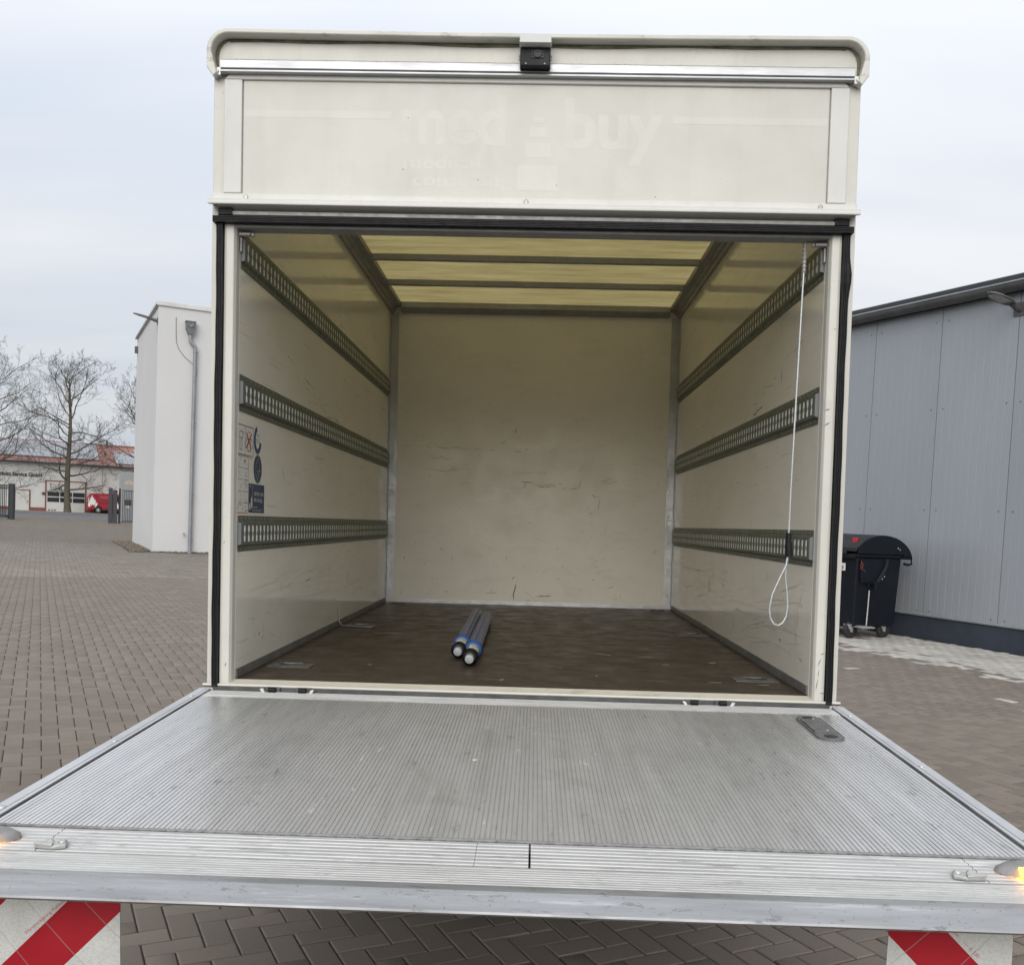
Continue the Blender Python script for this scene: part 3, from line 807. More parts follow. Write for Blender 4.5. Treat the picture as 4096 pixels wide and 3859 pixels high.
def trail(y0, z0, y1, z1, n, wd=0.0022, jit=0.012):
    an = math.atan2(z1 - z0, y1 - y0); r_ = []
    for k in range(n):
        t_ = (k + random.random() * 0.7) / n
        r_.append((y0 + (y1 - y0) * t_, z0 + (z1 - z0) * t_ + random.gauss(0, jit), random.uniform(0.02, 0.16), an + random.gauss(0, 0.12), wd * random.uniform(0.4, 1.3)))
    return r_
lm = trail(0.35, 1.33, 2.2, 0.98, 20) + trail(1.0, 1.24, 1.75, 1.10, 9, 0.004) + [(0.62, 0.30, 0.06, 1.45, .003), (0.22, 0.20, 0.06, 1.5, .002), (0.24, 0.135, 0.03, 0.9, .004), (0.3, 0.13, 0.03, 0.4, .004), (0.36, 0.15, 0.05, 1.4, .004), (0.35, 0.11, 0.03, 0.9, .004), (1.1, 0.30, 0.12, 0.1, .003), (2.05, 0.26, 0.08, 1.5, .005), (2.2, .22, .05, 1.4, .004), (1.55, 0.33, 0.05, 1.5, .003), (0.62, 0.78, 0.09, -1.0, .003), (2.2, .75, .04, 1.2, .006), (1.0, 0.86, 0.05, 0.1, .002)]
lm += [(random.uniform(0.1, 3.2), abs(random.gauss(0.12, 0.1)) + 0.06, random.uniform(0.01, 0.07), random.uniform(-1.5, 1.5), random.uniform(.0008, .0022)) for _ in range(38)]
scuffs(-1, lm, 'scuff')
scuffs(-1, [(random.uniform(0.4, 3.0), random.uniform(0.12, 0.36), random.uniform(0.1, 0.7), random.gauss(0.04, 0.06), random.uniform(.0008, .002)) for _ in range(34)], 'scuff_light')
rm_ = trail(0.3, 1.31, 1.9, 1.0, 16) + trail(0.9, 1.14, 1.5, 1.00, 12, 0.005) + [(0.55, 1.23, 0.07, 1.5, .004), (0.31, 0.28, 0.04, 1.5, .004), (0.33, 0.25, 0.03, 1.3, .003), (0.12, 0.115, 0.05, 0.3, .004), (0.42, 0.15, 0.04, 0.2, .005), (0.2, 0.2, 0.2, 1.4, .0012), (0.18, 0.28, 0.14, 1.45, .0012), (1.3, 0.13, 0.08, 1.5, .006), (2.0, .27, .09, 1.45, .007), (0.9, 0.32, 0.07, 1.5, .002), (1.6, 0.3, 0.06, .6, .003), (1.0, .62, .06, 1.2, .002)]
rm_ += [(random.uniform(0.1, 3.2), abs(random.gauss(0.16, 0.12)) + 0.06, random.uniform(0.01, 0.09), random.uniform(-1.5, 1.5), random.uniform(.0008, .0025)) for _ in range(50)]
scuffs(1, rm_, 'scuff')
scuffs(1, [(random.uniform(0.2, 3.0), random.uniform(0.1, 0.38), random.uniform(0.1, 0.6), random.gauss(-0.08, 0.08), random.uniform(.0008, .003)) for _ in range(46)], 'scuff_light')
bmk = trail(-0.95, 1.145, -0.35, 1.13, 7, .0012, .002) + trail(-0.3, 1.13, 0.1, 1.12, 4, .0015, .003) + [(-0.1, 0.095, 0.13, 1.42, .006), (-0.27, 0.085, 0.09, 0.05, .002), (-0.27, .10, .03, 1.5, .003), (0.13, 0.075, 0.1, 0.02, .004), (0.10, 0.07, .12, 0.05, .002), (-0.11, 0.20, .03, 1.0, .003), (0.5, 0.75, 0.1, 1.4, .002), (0.6, 0.15, 0.06, 0.3, .003), (-0.02, 0.9, 0.1, 0.0, .003), (0.1, 0.87, 0.12, 0.0, .003), (0.36, 0.9, 0.09, 1.3, .002), (0.3, 0.86, .1, .1, .002), (0.55, 0.93, .1, .3, .002)]
bmk += [(random.uniform(-0.95, 0.95), random.uniform(0.06, 1.2) ** 1.4, random.uniform(0.01, 0.06), random.uniform(-1.5, 1.5), random.uniform(.0008, .003)) for _ in range(46)]
scuffs(0, bmk, 'scuff')
scuffs(0, [(random.uniform(-0.9, 0.9), random.gauss(0.9, 0.08), random.uniform(0.06, 0.3), random.gauss(0, 0.08), random.uniform(.004, .015)) for _ in range(12)] + [(random.uniform(-0.9, 0.9), random.uniform(0.05, 0.5), random.uniform(0.04, 0.2), random.gauss(0, 0.3), random.uniform(.003, .01)) for _ in range(22)], 'smear')

# --- rear frame: posts, jambs, seals
for sgn in (-1, 1):
    def mir(poly): return [(sgn * a, b) for a, b in poly]
    mb = MB()
    mb.prism(mir([(BO, YF), (BO, 0.06), (1.119, 0.06), (1.119, 0.0), (H, 0.0), (H, -0.036), (H + 0.006, -0.050), (H + 0.030, -0.053), (1.083, -0.051), (1.085, -0.035), (1.105, -0.035), (1.106, YF)]), 'z', -0.022, 1.70)
    T(mb, 'rear_post', 'cream', bevel=0.0025)
    # base foot
    mb = MB(); mb.box(*sorted((sgn * 1.10, sgn * 1.142)), YF - 0.018, 0.03, -0.045, -0.0225); T(mb, 'post_foot', 'cream', bevel=0.006)
    # ribbed rubber seal
    mb = MB()
    pr = [(1.0845, -0.034)]
    for k in range(4):
        a = 1.0845 + k * 0.0058
        pr += [(a + 0.0006, -0.068), (a + 0.0046, -0.068), (a + 0.0052, -0.062)]
    pr += [(1.1075, -0.034)]
    zs = list(np.linspace(-0.018, 1.622, 60)); rows = []
    for zz in zs:
        row = []
        tear = math.exp(-((zz - 1.475) / 0.045) ** 2) if sgn > 0 else 0
        wob = 0.0012 * math.sin(zz * 9 + sgn) + 0.0006 * math.sin(zz * 31)
        for a, b in pr:
            row.append((sgn * (a + wob * (b < -0.05) + tear * (0.006 if a > 1.098 else -0.003)), b - tear * 0.006 * (b < -0.05), zz))
        rows.append(row)
    n = len(pr); v = [p for r_ in rows for p in r_]
    fcs = [(i * n + k, i * n + (k + 1) % n, (i + 1) * n + (k + 1) % n, (i + 1) * n + k) for i in range(len(zs) - 1) for k in range(n)]
    fcs += [tuple(range(n))[::-1], tuple((len(zs) - 1) * n + k for k in range(n))]
    mb.add(v, fcs); T(mb, 'door_seal', 'rubber')
# chipped paint marks on the right jamb
mb = MB()
for (x, z, l, a) in ((1.062, 0.13, 0.03, 1.2), (1.072, 0.16, 0.02, 0.2), (1.056, 0.05, 0.05, 1.4), (1.060, 0.09, 0.03, 1.5), (1.075, 0.02, 0.02, 0.1), (1.055, 1.02, 0.02, 0.3), (1.056, 0.97, 0.025, .5), (-1.06, 0.06, 0.02, 1.3), (-1.07, 0.5, .012, 1.2), (1.07, 1.3, .008, .2)):
    c, s_ = math.cos(a) * l / 2, math.sin(a) * l / 2
    mb.add([(x - c, -0.0533, z - s_), (x + 0.001, -0.0533, z - 0.0015), (x + c, -0.0533, z + s_), (x - 0.001, -0.0533, z + 0.0015)], [(0, 1, 2, 3)])
tag(T(mb, 'paint_chips', 'scuff', recalc=False), kind='stuff')

# top seal and lintel
mb = MB()
pr = [(-0.052, 1.622)]
for k in range(4):
    z = 1.622 + k * 0.0056
    pr += [(-0.083, z + 0.0006), (-0.083, z + 0.0044), (-0.076, z + 0.005)]
pr += [(-0.052, 1.646)]
mb.prism(pr, 'x', -1.116, 1.113); T(mb, 'top_seal', 'rubber')
mb = MB(); mb.box(-1.082, 1.082, -0.049, 0.02, 1.6135, 1.64); T(mb, 'lintel', 'alu_dull', bevel=0.003)
mb = MB(); mb.prism([(-0.045, 1.648), (-0.068, 1.650), (-0.070, 1.664), (-0.045, 1.667)], 'x', -1.095, 1.095); T(mb, 'lintel_trim', 'alu_dull', bevel=0.002)
for xa_ in (-1.098, 1.05):
    mb = MB(); mb.box(xa_, xa_ + 0.048, -0.074, -0.046, 1.650, 1.672); T(mb, 'lintel_end_rubber', 'rubber')
mb = MB(); mb.box(-1.10, 1.10, -0.044, 0.02, 1.642, 1.70); T(mb, 'lintel_backing', 'black')

# header box: sloped soffit, drip ledge, framed panel, bar, upper face, roof cap
hdr = MB()
hdr.box(-BO + 0.0005, BO - 0.0005, YF + 0.001, 0.06, 1.702, 2.262)
T(hdr, 'header_body', 'cream', bevel=0.003)
mb = MB(); mb.prism([(-0.051, 1.670), (-0.088, 1.684), (-0.088, 1.690), (-0.051, 1.690)], 'x', -1.10, 1.10); T(mb, 'soffit', 'cream')
mb = MB(); mb.prism([(-0.050, 1.6905), (-0.104, 1.676), (-0.106, 1.678), (-0.106, 1.685), (-0.103, 1.6875), (-0.103, 1.696), (-0.098, 1.698), (-0.062, 1.703), (-0.062, 1.727), (-0.050, 1.727)], 'x', -1.126, 1.126)
T(mb, 'drip_ledge', 'frame_white', bevel=0.001, seg=1)
for x in (-1.005, -0.02, 1.0):
    mb = MB(); mb.lathe((x, -0.062, 1.714), (0, -1, 0), [(-0.001, 0.0085), (0.002, 0.0085), (0.0035, 0.006), (0.0035, 0.003)], 14); T(mb, 'ledge_screw', 'screw')
mb = MB(); mb.box(-1.0205, 1.0205, -0.054, -0.0495, 1.7275, 2.1215); T(mb, 'header_panel', 'panel', bevel=0.0015)
for sgn in (-1, 1):
    mb = MB(); a, b = sorted((sgn * 1.023, sgn * 1.086)); mb.box(a, b, -0.064, -0.0495, 1.728, 2.119); T(mb, 'panel_stile', 'frame_white', bevel=0.003)
mb = MB(); mb.prism([(-1.086, 2.1195), (1.086, 2.1195), (1.05, 2.157), (-1.05, 2.157)], 'y', -0.0635, -0.0495); T(mb, 'panel_top_rail', 'frame_white', bevel=0.003)
# ghost of removed lettering on the panel
ghost = empty('faded_lettering'); ghost.parent = truck; ghost.location = TL
def ghost_text(body, x, z, size, width):
    o = text_mesh(body, size, 'letters', 'ghost', ghost, bold=size * 0.028)
    xs = [v.co.x for v in o.data.vertices]; s_ = width / (max(xs) - min(xs)); x_min = min(xs)
    for v in o.data.vertices: v.co.x = (v.co.x - x_min) * s_
    o.location = (x, -0.0542, z); o.rotation_euler = (math.pi / 2, 0, 0)
ghost_text('med', -0.463, 1.915, 0.235, 0.365)
ghost_text('buy', 0.106, 1.908, 0.235, 0.345)
ghost_text('medical', -0.454, 1.828, 0.062, 0.27)
ghost_text('consulting', -0.42, 1.768, 0.062, 0.345)
for (x0, x1, z0, z1) in ((-0.001, .035, 1.991, 2.009), (-.0137, .0447, 1.940, 1.974), (-.026, .060, 1.870, 1.920), (-.054, .088, 1.757, 1.844), (-1.018, -.4985, 1.994, 2.019), (.482, 1.016, 1.992, 2.017)):
    mb = MB(); mb.box(x0, x1, -0.0543, -0.0539, z0, z1); mb.build('stripe', 'ghost', ghost)
# specks
mb = MB()
for (x, z) in ((-0.455, 1.822), (-0.19, 1.79), (-0.44, 1.999), (0.43, 1.742), (0.085, 1.776)): mb.lathe((x, -0.0541, z), (0, -1, 0), [(0, .002), (.0006, .0015)], 6)
tag(T(mb, 'paint_specks', 'ink'), kind='stuff')

# aluminium bar (rain channel) with two grooves
mb = MB(); mb.prism([(-0.051, 2.187), (-0.078, 2.180), (-0.082, 2.176), (-0.083, 2.150), (-0.080, 2.1475), (-0.070, 2.1465), (-0.070, 2.1440), (-0.084, 2.1425), (-0.085, 2.1365), (-0.082, 2.1350), (-0.066, 2.1345), (-0.066, 2.158), (-0.051, 2.160)], 'x', -1.095, 1.094); T(mb, 'rain_channel', 'channel')
for sgn in (-1, 1):
    mb = MB(); a, b = sorted((sgn * 1.0955, sgn * 1.121)); mb.box(a, b, -0.072, -0.05, 2.128, 2.156)
    mb.lathe((sgn * 1.110, -0.072, 2.142), (0, -1, 0), [(-0.001, .008), (.003, .008), (.004, .005), (.004, .002)], 12); T(mb, 'channel_end_bracket', 'zinc', bevel=0.002)
mb = MB()        # crumbling sealant bead over the channel
for k in range(150):
    x = -1.09 + 2.18 * k / 149 + random.gauss(0, .004)
    mb.lathe((x, -0.052, 2.1885 + random.gauss(0, .001)), (0, -1, 0), [(0, .006), (.004, .006 * random.uniform(.4, 1)), (.006, .002)], 5)
tag(T(mb, 'sealant_bead', 'cream_dirty'), kind='stuff')
# roof cap: rounded rim that overhangs the rear
def cap_path(inset, z_low):
    r = 0.075 - inset; top = 2.281 - inset; hw = 1.141 - inset
    pts = [(-hw, z_low)]
    for k in range(9):
        a = math.pi - k * (math.pi / 2) / 8
        pts.append((-hw + r + r * math.cos(a), top - r + r * math.sin(a)))
    for k in range(1, 20):                        # slightly uneven top edge
        x = -hw + r + (2 * hw - 2 * r) * k / 20
        pts.append((x, top - 0.005 * math.sin(math.pi * k / 20)))
    for k in range(9):
        a = math.pi / 2 - k * (math.pi / 2) / 8
        pts.append((hw - r + r * math.cos(a), top - r + r * math.sin(a)))
    pts.append((hw, z_low))
    return pts
po = cap_path(0, 2.15); pi_ = cap_path(0.017, 2.15)
n = len(po); mb = MB()
ya, yb = -0.092, 0.35
vv = [(x, ya + (0.02 if i in (0, n - 1) else 0), z) for i, (x, z) in enumerate(po)] + [(x, ya + (0.02 if i in (0, n - 1) else 0), z) for i, (x, z) in enumerate(pi_)] + [(x, yb, z) for x, z in po] + [(x, yb, z) for x, z in pi_]
ff = []
for i in range(n - 1):
    ff += [(i, i + 1, n + i + 1, n + i), (i, 2 * n + i, 2 * n + i + 1, i + 1), (n + i, n + i + 1, 3 * n + i + 1, 3 * n + i), (2 * n + i, 3 * n + i, 3 * n + i + 1, 2 * n + i + 1)]
ff += [(0, n, 3 * n, 2 * n), (n - 1, 3 * n - 1, 4 * n - 1, 2 * n - 1)]
mb.add(vv, ff); T(mb, 'roof_cap', 'cap', bevel=0.004, smooth=40)
for sgn in (-1, 1):          # folded end of the cap
    mb = MB(); mb.prism([(sgn * 1.141, 2.20), (sgn * 1.141, 2.15), (sgn * 1.118, 2.118), (sgn * 1.106, 2.13), (sgn * 1.124, 2.20)], 'y', -0.09, -0.052); T(mb, 'cap_end', 'cap', bevel=0.003)
# grime line under the cap
mb = MB()
pts = cap_path(0.018, 2.16)
for i in range(len(pts) - 1):
    (x0, z0), (x1, z1) = pts[i], pts[i + 1]
    d0 = 0.011 + 0.005 * math.sin(x0 * 9) * math.sin(x0 * 3.7); d1 = 0.011 + 0.005 * math.sin(x1 * 9) * math.sin(x1 * 3.7)
    cxm = 0.0
    def inn(x, z, d): return (x * (1 - d / 1.2), z - d * (1.0 if abs(x) < 1.08 else 0.35))
    a, b = inn(x0, z0, d0), inn(x1, z1, d1)
    mb.add([(x0, YF - 0.0006, z0), (x1, YF - 0.0006, z1), (b[0], YF - 0.0006, b[1]), (a[0], YF - 0.0006, a[1])], [(0, 1, 2, 3)])
tag(T(mb, 'algae_line', 'algae', recalc=False), kind='stuff')
# outer roof skin on both sides of the translucent sheet
for sgn in (-1, 1):
    mb = MB(); a, b = sorted((sgn * 1.06, sgn * BO)); mb.box(a, b, 0.352, LB + 0.05, HT + 0.024, HT + 0.06); T(mb, 'roof_edge', 'cream', bevel=0.01)

# --- reversing camera
rc = MB()
rc.prism([(-0.150, 2.2155), (-0.142, 2.247), (-0.094, 2.258), (-0.0925, 2.2155)], 'x', -0.0535, 0.0530)
cam_hood = T(rc, 'reversing_camera', 'hood', bevel=0.002)
mb = MB(); mb.box(-0.052, 0.0515, -0.118, -0.058, 2.152, 2.2153); mb.build('housing', 'black', cam_hood, bevel=0.004)
mb = MB(); mb.box(-0.015, 0.030, -0.1195, -0.1178, 2.178, 2.205); mb.build('lens_plate', 'black', cam_hood)
mb = MB(); mb.lathe((0.0078, -0.1195, 2.1915), (0, -1, 0), [(0, .0125), (.004, .0125), (.004, .0085), (.0025, .008), (.003, .002)], 20); mb.build('lens', 'lens', cam_hood, smooth=40)
mb = MB()
for (x, z) in ((-.0115, 2.2015), (-.0045, 2.2015), (-.008, 2.197), (-.0115, 2.190), (-.0045, 2.187), (-.0115, 2.182), (-.0045, 2.182), (.0195, 2.2015), (.0265, 2.2015), (.023, 2.197), (.0265, 2.190), (.0195, 2.187), (.0265, 2.182), (.0195, 2.182)):
    mb = MB(); mb.lathe((x, -0.1195, z), (0, -1, 0), [(0, .0019), (.001, .0019), (.0018, .0008)], 7); mb.build('led', 'led', cam_hood)
mb = MB()
for sgn in (-1, 1):
    for z in (2.176, 2.187, 2.225, 2.2355):
        mb = MB(); mb.screw((sgn * 0.0535, -0.112, z), (sgn, 0, 0), 0.0045); mb.build('bolt', 'screw', cam_hood)
    mb = MB(); mb.screw((sgn * 0.032, -0.1185, 2.160), (0, -1, 0), 0.003); mb.build('bolt', 'screw', cam_hood)

# --- sill and latches
mb = MB(); mb.prism([(0.0, 0.0005), (0.0, -0.03), (-0.058, -0.1), (-0.058, -0.016), (-0.060, -0.010), (-0.054, -0.008), (-0.030, -0.005)], 'x', -H - 0.012, H + 0.012)
T(mb, 'sill', 'cream_dirty', bevel=0.0015)
mb = MB(); mb.tube([(-1.138, -0.0605, -0.0125), (1.138, -0.0605, -0.0125)], 0.0048, 10); T(mb, 'sill_lip', 'cream', smooth=40)
mb = MB(); mb.box(-1.136, 1.136, -0.0625, -0.0585, -0.06, -0.0175); T(mb, 'sill_face', 'steel_dark')
for x, flip in ((-0.883, -1), (-0.772, 1), (0.62, -1), (0.722, 1)):
    lt = MB(); lt.box(x - 0.028, x + 0.028, -0.074, -0.063, -0.042, -0.014)
    latch = T(lt, 'platform_latch', 'steel_dark', bevel=0.002)
    mb = MB(); mb.cyl((x - 0.014 * flip, -0.082, -0.022), (x + 0.012 * flip, -0.082, -0.022), 0.0095, n=14); mb.build('roller', 'black', latch, smooth=40)
    mb = MB(); mb.prism([(x + 0.018 * flip, -0.040), (x + 0.030 * flip, -0.040), (x + 0.042 * flip, -0.018), (x + 0.030 * flip, -0.018)], 'y', -0.088, -0.0745); mb.build('tab', 'frame_white', latch, bevel=0.002)

# --- tail lift platform
def pz(y): return -0.0246 + 0.034 * y
PW = 1.147
# ribbed deck, ribs along the truck
y0p, y1p = -0.186, -1.452
line = []
pitch = 0.0112; n_r = int(2 * 1.098 / pitch); xs0 = -n_r * pitch / 2
for k in range(n_r):
    x = xs0 + k * pitch
    line += [(x, 0.0), (x + 0.0081, 0.0), (x + 0.0087, -0.0024), (x + 0.0106, -0.0024)]
line += [(xs0 + n_r * pitch, 0)]
mb = MB(); nL = len(line)
v = [(x, y0p, pz(y0p) + z) for x, z in line] + [(x, y1p, pz(y1p) + z) for x, z in line]
mb.add(v, [(i, i + 1, nL + i + 1, nL + i) for i in range(nL - 1)])
# underside box
mb.add([(-1.1, y0p, pz(y0p) - 0.004), (1.1, y0p, pz(y0p) - 0.004), (1.1, y1p, pz(y1p) - 0.004), (-1.1, y1p, pz(y1p) - 0.004),
        (-1.1, y0p, pz(y0p) - 0.05), (1.1, y0p, pz(y0p) - 0.05), (1.1, y1p, pz(y1p) - 0.028), (-1.1, y1p, pz(y1p) - 0.028)], [(4, 5, 6, 7), (0, 1, 5, 4), (2, 3, 7, 6)])
deck = T(mb, 'lift_platform', 'deck', recalc=False)
def D(mb, name, mats, **kw): return mb.build(name, mats, deck, **kw)
# side bars
for sgn in (-1, 1):
    mb = MB()
    for (a0, a1, dz) in ((1.102, 1.104, -0.006), (1.1045, 1.116, 0.004), (1.1165, 1.1455, 0.0045)):
        xa, xb = sorted((sgn * a0, sgn * a1)); q = []
        for yy in (-0.074, -1.66):
            q += [(xa, yy, pz(yy) + dz), (xb, yy, pz(yy) + dz), (xb, yy, pz(yy) - 0.05), (xa, yy, pz(yy) - 0.05)]
        mb.add(q, [(0, 1, 5, 4), (1, 2, 6, 5), (2, 3, 7, 6), (3, 0, 4, 7), (0, 3, 2, 1), (4, 5, 6, 7)])
    D(mb, 'side_bar', 'alu_side', bevel=0.0012, seg=1)
    for yy in (-0.21, -0.80, -1.36):
        mb = MB(); mb.lathe((sgn * 1.125, yy, pz(yy) + 0.0045), (0, 0, 1), [(-.001, .009), (.002, .008), (.0032, .004)], 12); D(mb, 'rivet', 'zinc', smooth=40)
# grooved transition strip at the hinge
line = []
yy = -0.070
while yy > -0.180:
    line += [(yy, 0.0), (yy - 0.0062, 0.0), (yy - 0.0068, -0.002), (yy - 0.0092, -0.002)]; yy -= 0.0098
line = [(y, pz(y) + z - 0.004 * max(0, 1 - (-y - 0.07) / 0.05)) for y, z in line]
mb = MB(); mb.sheet(line, 'x', -1.1, 1.1); D(mb, 'hinge_strip', 'edge', recalc=False)
# weld bead
mb = MB(); path = []; rad = []
for k in range(700):
    x = -1.1 + 2.2 * k / 699
    path.append((x, -1.4555 + 0.0012 * math.sin(k * .7) + random.gauss(0, .0006), pz(-1.4555) + 0.0005)); rad.append(0.0034 + 0.0009 * abs(math.sin(k * 1.3)) + random.gauss(0, .0002))
mb.tube(path, rad, 6); D(mb, 'weld_bead', 'cast', smooth=60)
# edge planks with grooves across
def plank(x0, x1, ya, yb, n_g, name, dz=0.0, gd=0.0022):
    ln = []; w_ = (ya - yb) / n_g
    for k in range(n_g):
        y = ya - k * w_
        ln += [(y, 0.0), (y - w_ * 0.66, 0.0), (y - w_ * 0.74, -gd), (y - w_ * 0.96, -gd)]
    ln += [(yb, 0.0)]
    ln = [(y, pz(y) + z + dz) for y, z in ln]
    poly = ln + [(yb, pz(yb) - 0.02), (ya, pz(ya) - 0.02)]
    mb = MB(); mb.prism(poly, 'x', x0, x1)
    return D(mb, name, 'edge')
for x0, x1 in ((-1.10, -0.9325), (-0.9305, -0.0605), (-0.0595, 0.0470), (0.0515, 0.9395), (0.9415, 1.10)):
    plank(x0, x1, -1.463, -1.5855, 7, 'edge_plank')
plank(-1.145, 1.145, -1.5925, -1.676, 8, 'lip_plank', 0.0005, 0.0026)
mb = MB(); ytip = [( -1.6765, 0.0002), (-1.699, -0.0012), (-1.7005, -0.0022), (-1.722, -0.0165), (-1.736, -0.0235), (-1.7375, -0.0275), (-1.735, -0.0315), (-1.70, -0.0335), (-1.6765, -0.031)]
mb.prism([(y, pz(y) + z) for y, z in ytip], 'x', -1.145, 1.145); D(mb, 'tip_edge', 'tip', smooth=28)
mb = MB(); mb.box(-1.1, 1.1, -1.60, -1.45, pz(-1.5) - 0.03, pz(-1.5) - 0.0215); D(mb, 'tip_beam', 'under')  # coloured black so the plank gap above it looks shaded
# hook plates
for sgn in (-1, 1):
    mb = MB(); xc = sgn * 0.905; yc = -1.562; z = pz(yc)
    def hk(dx, dy): return (xc + sgn * dx, yc + dy)
    mb.prism([hk(-.030, -.012), hk(-.024, .012), hk(.014, .014), hk(.033, -.002), hk(.030, -.016), hk(-.008, -.022)], 'z', z + 0.001, z + 0.008)
    mb.prism([hk(-.003, -.004), hk(.035, -.004), hk(.031, -.018), hk(-.009, -.025)], 'z', z + 0.0082, z + 0.0125)
    for dx in (-0.016, 0.010): mb.lathe((xc + sgn * dx, yc + 0.005, z + 0.0075), (0, 0, 1), [(0, .0085), (.003, .0078), (.0055, .0045), (.0045, .003)], 16)
    D(mb, 'hook_plate', 'zinc', bevel=0.0018, smooth=35)
# warning lamps
for sgn in (-1, 1):
    xc = 1.046 if sgn > 0 else -1.060; yc = -1.527; z = pz(yc)
    vs = []; fs = []; nr = 28
    rings = [(0.070, 0.036, 0.001), (0.067, 0.034, 0.008), (0.052, 0.026, 0.0165), (0.030, 0.015, 0.021), (0.004, 0.002, 0.0222)]
    for (ra, rb, zz) in rings:
        for k in range(nr):
            a = 2 * math.pi * k / nr; vs.append((xc + ra * math.cos(a), yc + rb * math.sin(a), z + zz))
    for i in range(len(rings) - 1):
        for k in range(nr): fs.append((i * nr + k, i * nr + (k + 1) % nr, (i + 1) * nr + (k + 1) % nr, (i + 1) * nr + k))
    fs.append(tuple((len(rings) - 1) * nr + k for k in range(nr)))
    mb = MB(); mb.add(vs, fs)
    for dx in (-0.047, 0.047): mb.lathe((xc + dx, yc - 0.002, z + 0.012), (0, 0, 1), [(0, .007), (.0035, .007), (.0045, .004)], 10)
    D(mb, 'lamp_housing', 'cast', smooth=50)
    mb = MB(); mb.box(xc - 0.034, xc + 0.034, yc - 0.041, yc - 0.018, z + 0.003, z + 0.0175)
    D(mb, 'amber_lens', 'amber', bevel=0.002)
# foot switch plate
mb = MB()
xc = 0.968; ya, yb = -0.235, -0.545
def stadium(hw, ya, yb, n=8):
    p = []
    for k in range(n + 1):
        a = math.pi * k / n; p.append((xc + hw * math.cos(a), ya - hw + hw * math.sin(a) * 0.9))
    for k in range(n + 1):
        a = math.pi + math.pi * k / n; p.append((xc + hw * math.cos(a), yb + hw + hw * math.sin(a) * 0.9))
    return p
def tilted(poly, z0, z1, mi=0):
    n = len(poly)
    mb.add([(x, y, pz(y) + z0) for x, y in poly] + [(x, y, pz(y) + z1) for x, y in poly], [(i, (i + 1) % n, n + (i + 1) % n, n + i) for i in range(n)] + [tuple(range(n, 2 * n))], mi)
tilted(stadium(0.042, ya, yb), -0.002, 0.007)
tilted([(xc - 0.036, -0.30), (xc + 0.036, -0.30), (xc + 0.036, -0.465), (xc - 0.036, -0.465)], 0.0072, 0.011)
for yy in (-0.268, -0.507): mb.lathe((xc, yy, pz(yy) + 0.0072), (0, 0, 1), [(0, .021), (.001, .021), (.0012, .018)], 18, 1)
for yy in (-0.298, -0.452): mb.lathe((xc + 0.006, yy, pz(yy) + 0.011), (0, 0, 1), [(0, .005), (.002, .004)], 8, 2)
for yy in (-0.345, -0.385, -0.42):
    for dx in (-0.012, 0.014): mb.lathe((xc + dx, yy, pz(yy) + 0.011), (0, 0, 1), [(0, .008), (.0012, .006)], 10)
D(mb, 'foot_switch_plate', ['switch', 'under', 'zinc'], bevel=0.0015, seg=1)
# small paint drop on the deck
mb = MB(); mb.prism([(-0.105 + .006 * math.cos(a) * (1 + .6 * math.sin(3 * a)), -0.86 + .011 * math.sin(a) * (1 + .4 * math.cos(2 * a))) for a in np.linspace(0, 6, 9)], 'z', pz(-0.86) - 0.0005, pz(-0.86) + 0.0008); D(mb, 'paint_drop', 'paper')

# --- warning flags under the lip
def flag(x0, x1, mat, sgn):
    mb = MB(); nx, nz = 14, 26; vs = []; fs = []
    for back in (0, 1):
        for j in range(nz + 1):
            for i in range(nx + 1):
                s_ = i / nx; t_ = j / nz
                x = x0 + (x1 - x0) * s_ + 0.004 * math.sin(t_ * 3) * (1 if sgn < 0 else -0.4)
                z = -0.093 - 0.40 * t_
                y = -1.60 - 0.010 * math.sin(s_ * math.pi) * (0.4 + t_) + 0.006 * math.sin(t_ * 5 + s_ * 2.0) + 0.02 * t_
                vs.append((x, y + back * 0.0025, z))
    m_ = (nx + 1) * (nz + 1)
    for j in range(nz):
        for i in range(nx):
            a = j * (nx + 1) + i
            fs.append((a, a + nx + 1, a + nx + 2, a + 1)); fs.append((m_ + a, m_ + a + 1, m_ + a + nx + 2, m_ + a + nx + 1))
    for i in range(nx):
        a = i; fs.append((a, a + 1, m_ + a + 1, m_ + a)); a = nz * (nx + 1) + i; fs.append((a, m_ + a, m_ + a + 1, a + 1))
    for j in range(nz):
        a = j * (nx + 1); fs.append((a, m_ + a, m_ + a + nx + 1, a + nx + 1)); a += nx; fs.append((a, a + nx + 1, m_ + a + nx + 1, m_ + a))
    mb.add(vs, fs)
    return T(mb, 'warning_flag', mat, smooth=60)
fr = flag(0.749, 0.984, 'flag_r', 1)
fl = flag(-1.004, -0.757, 'flag_l', -1)
def flag_text(parent, body, p, ang, size):
    o = text_mesh(body, size, 'flag_print', 'ink_red', parent)
    o.location = p; o.rotation_euler = Matrix.Rotation(math.pi / 2, 3, 'X').to_euler()
    o.rotation_euler = (Matrix.Rotation(-ang, 3, 'Y') @ Matrix.Rotation(math.pi / 2, 3, 'X')).to_euler()
flag_text(fl, 'Warnmarkierung Hubladebühne', (-0.930, -1.617, -0.2345), math.radians(42), 0.0098)
flag_text(fr, 'Warnmarkierung Hubladebühne', (0.777, -1.617, -0.083), math.radians(-45), 0.0098)
flag_text(fr, '~~~ K 230', (0.874, -1.621, -0.180), math.radians(-45), 0.0098)

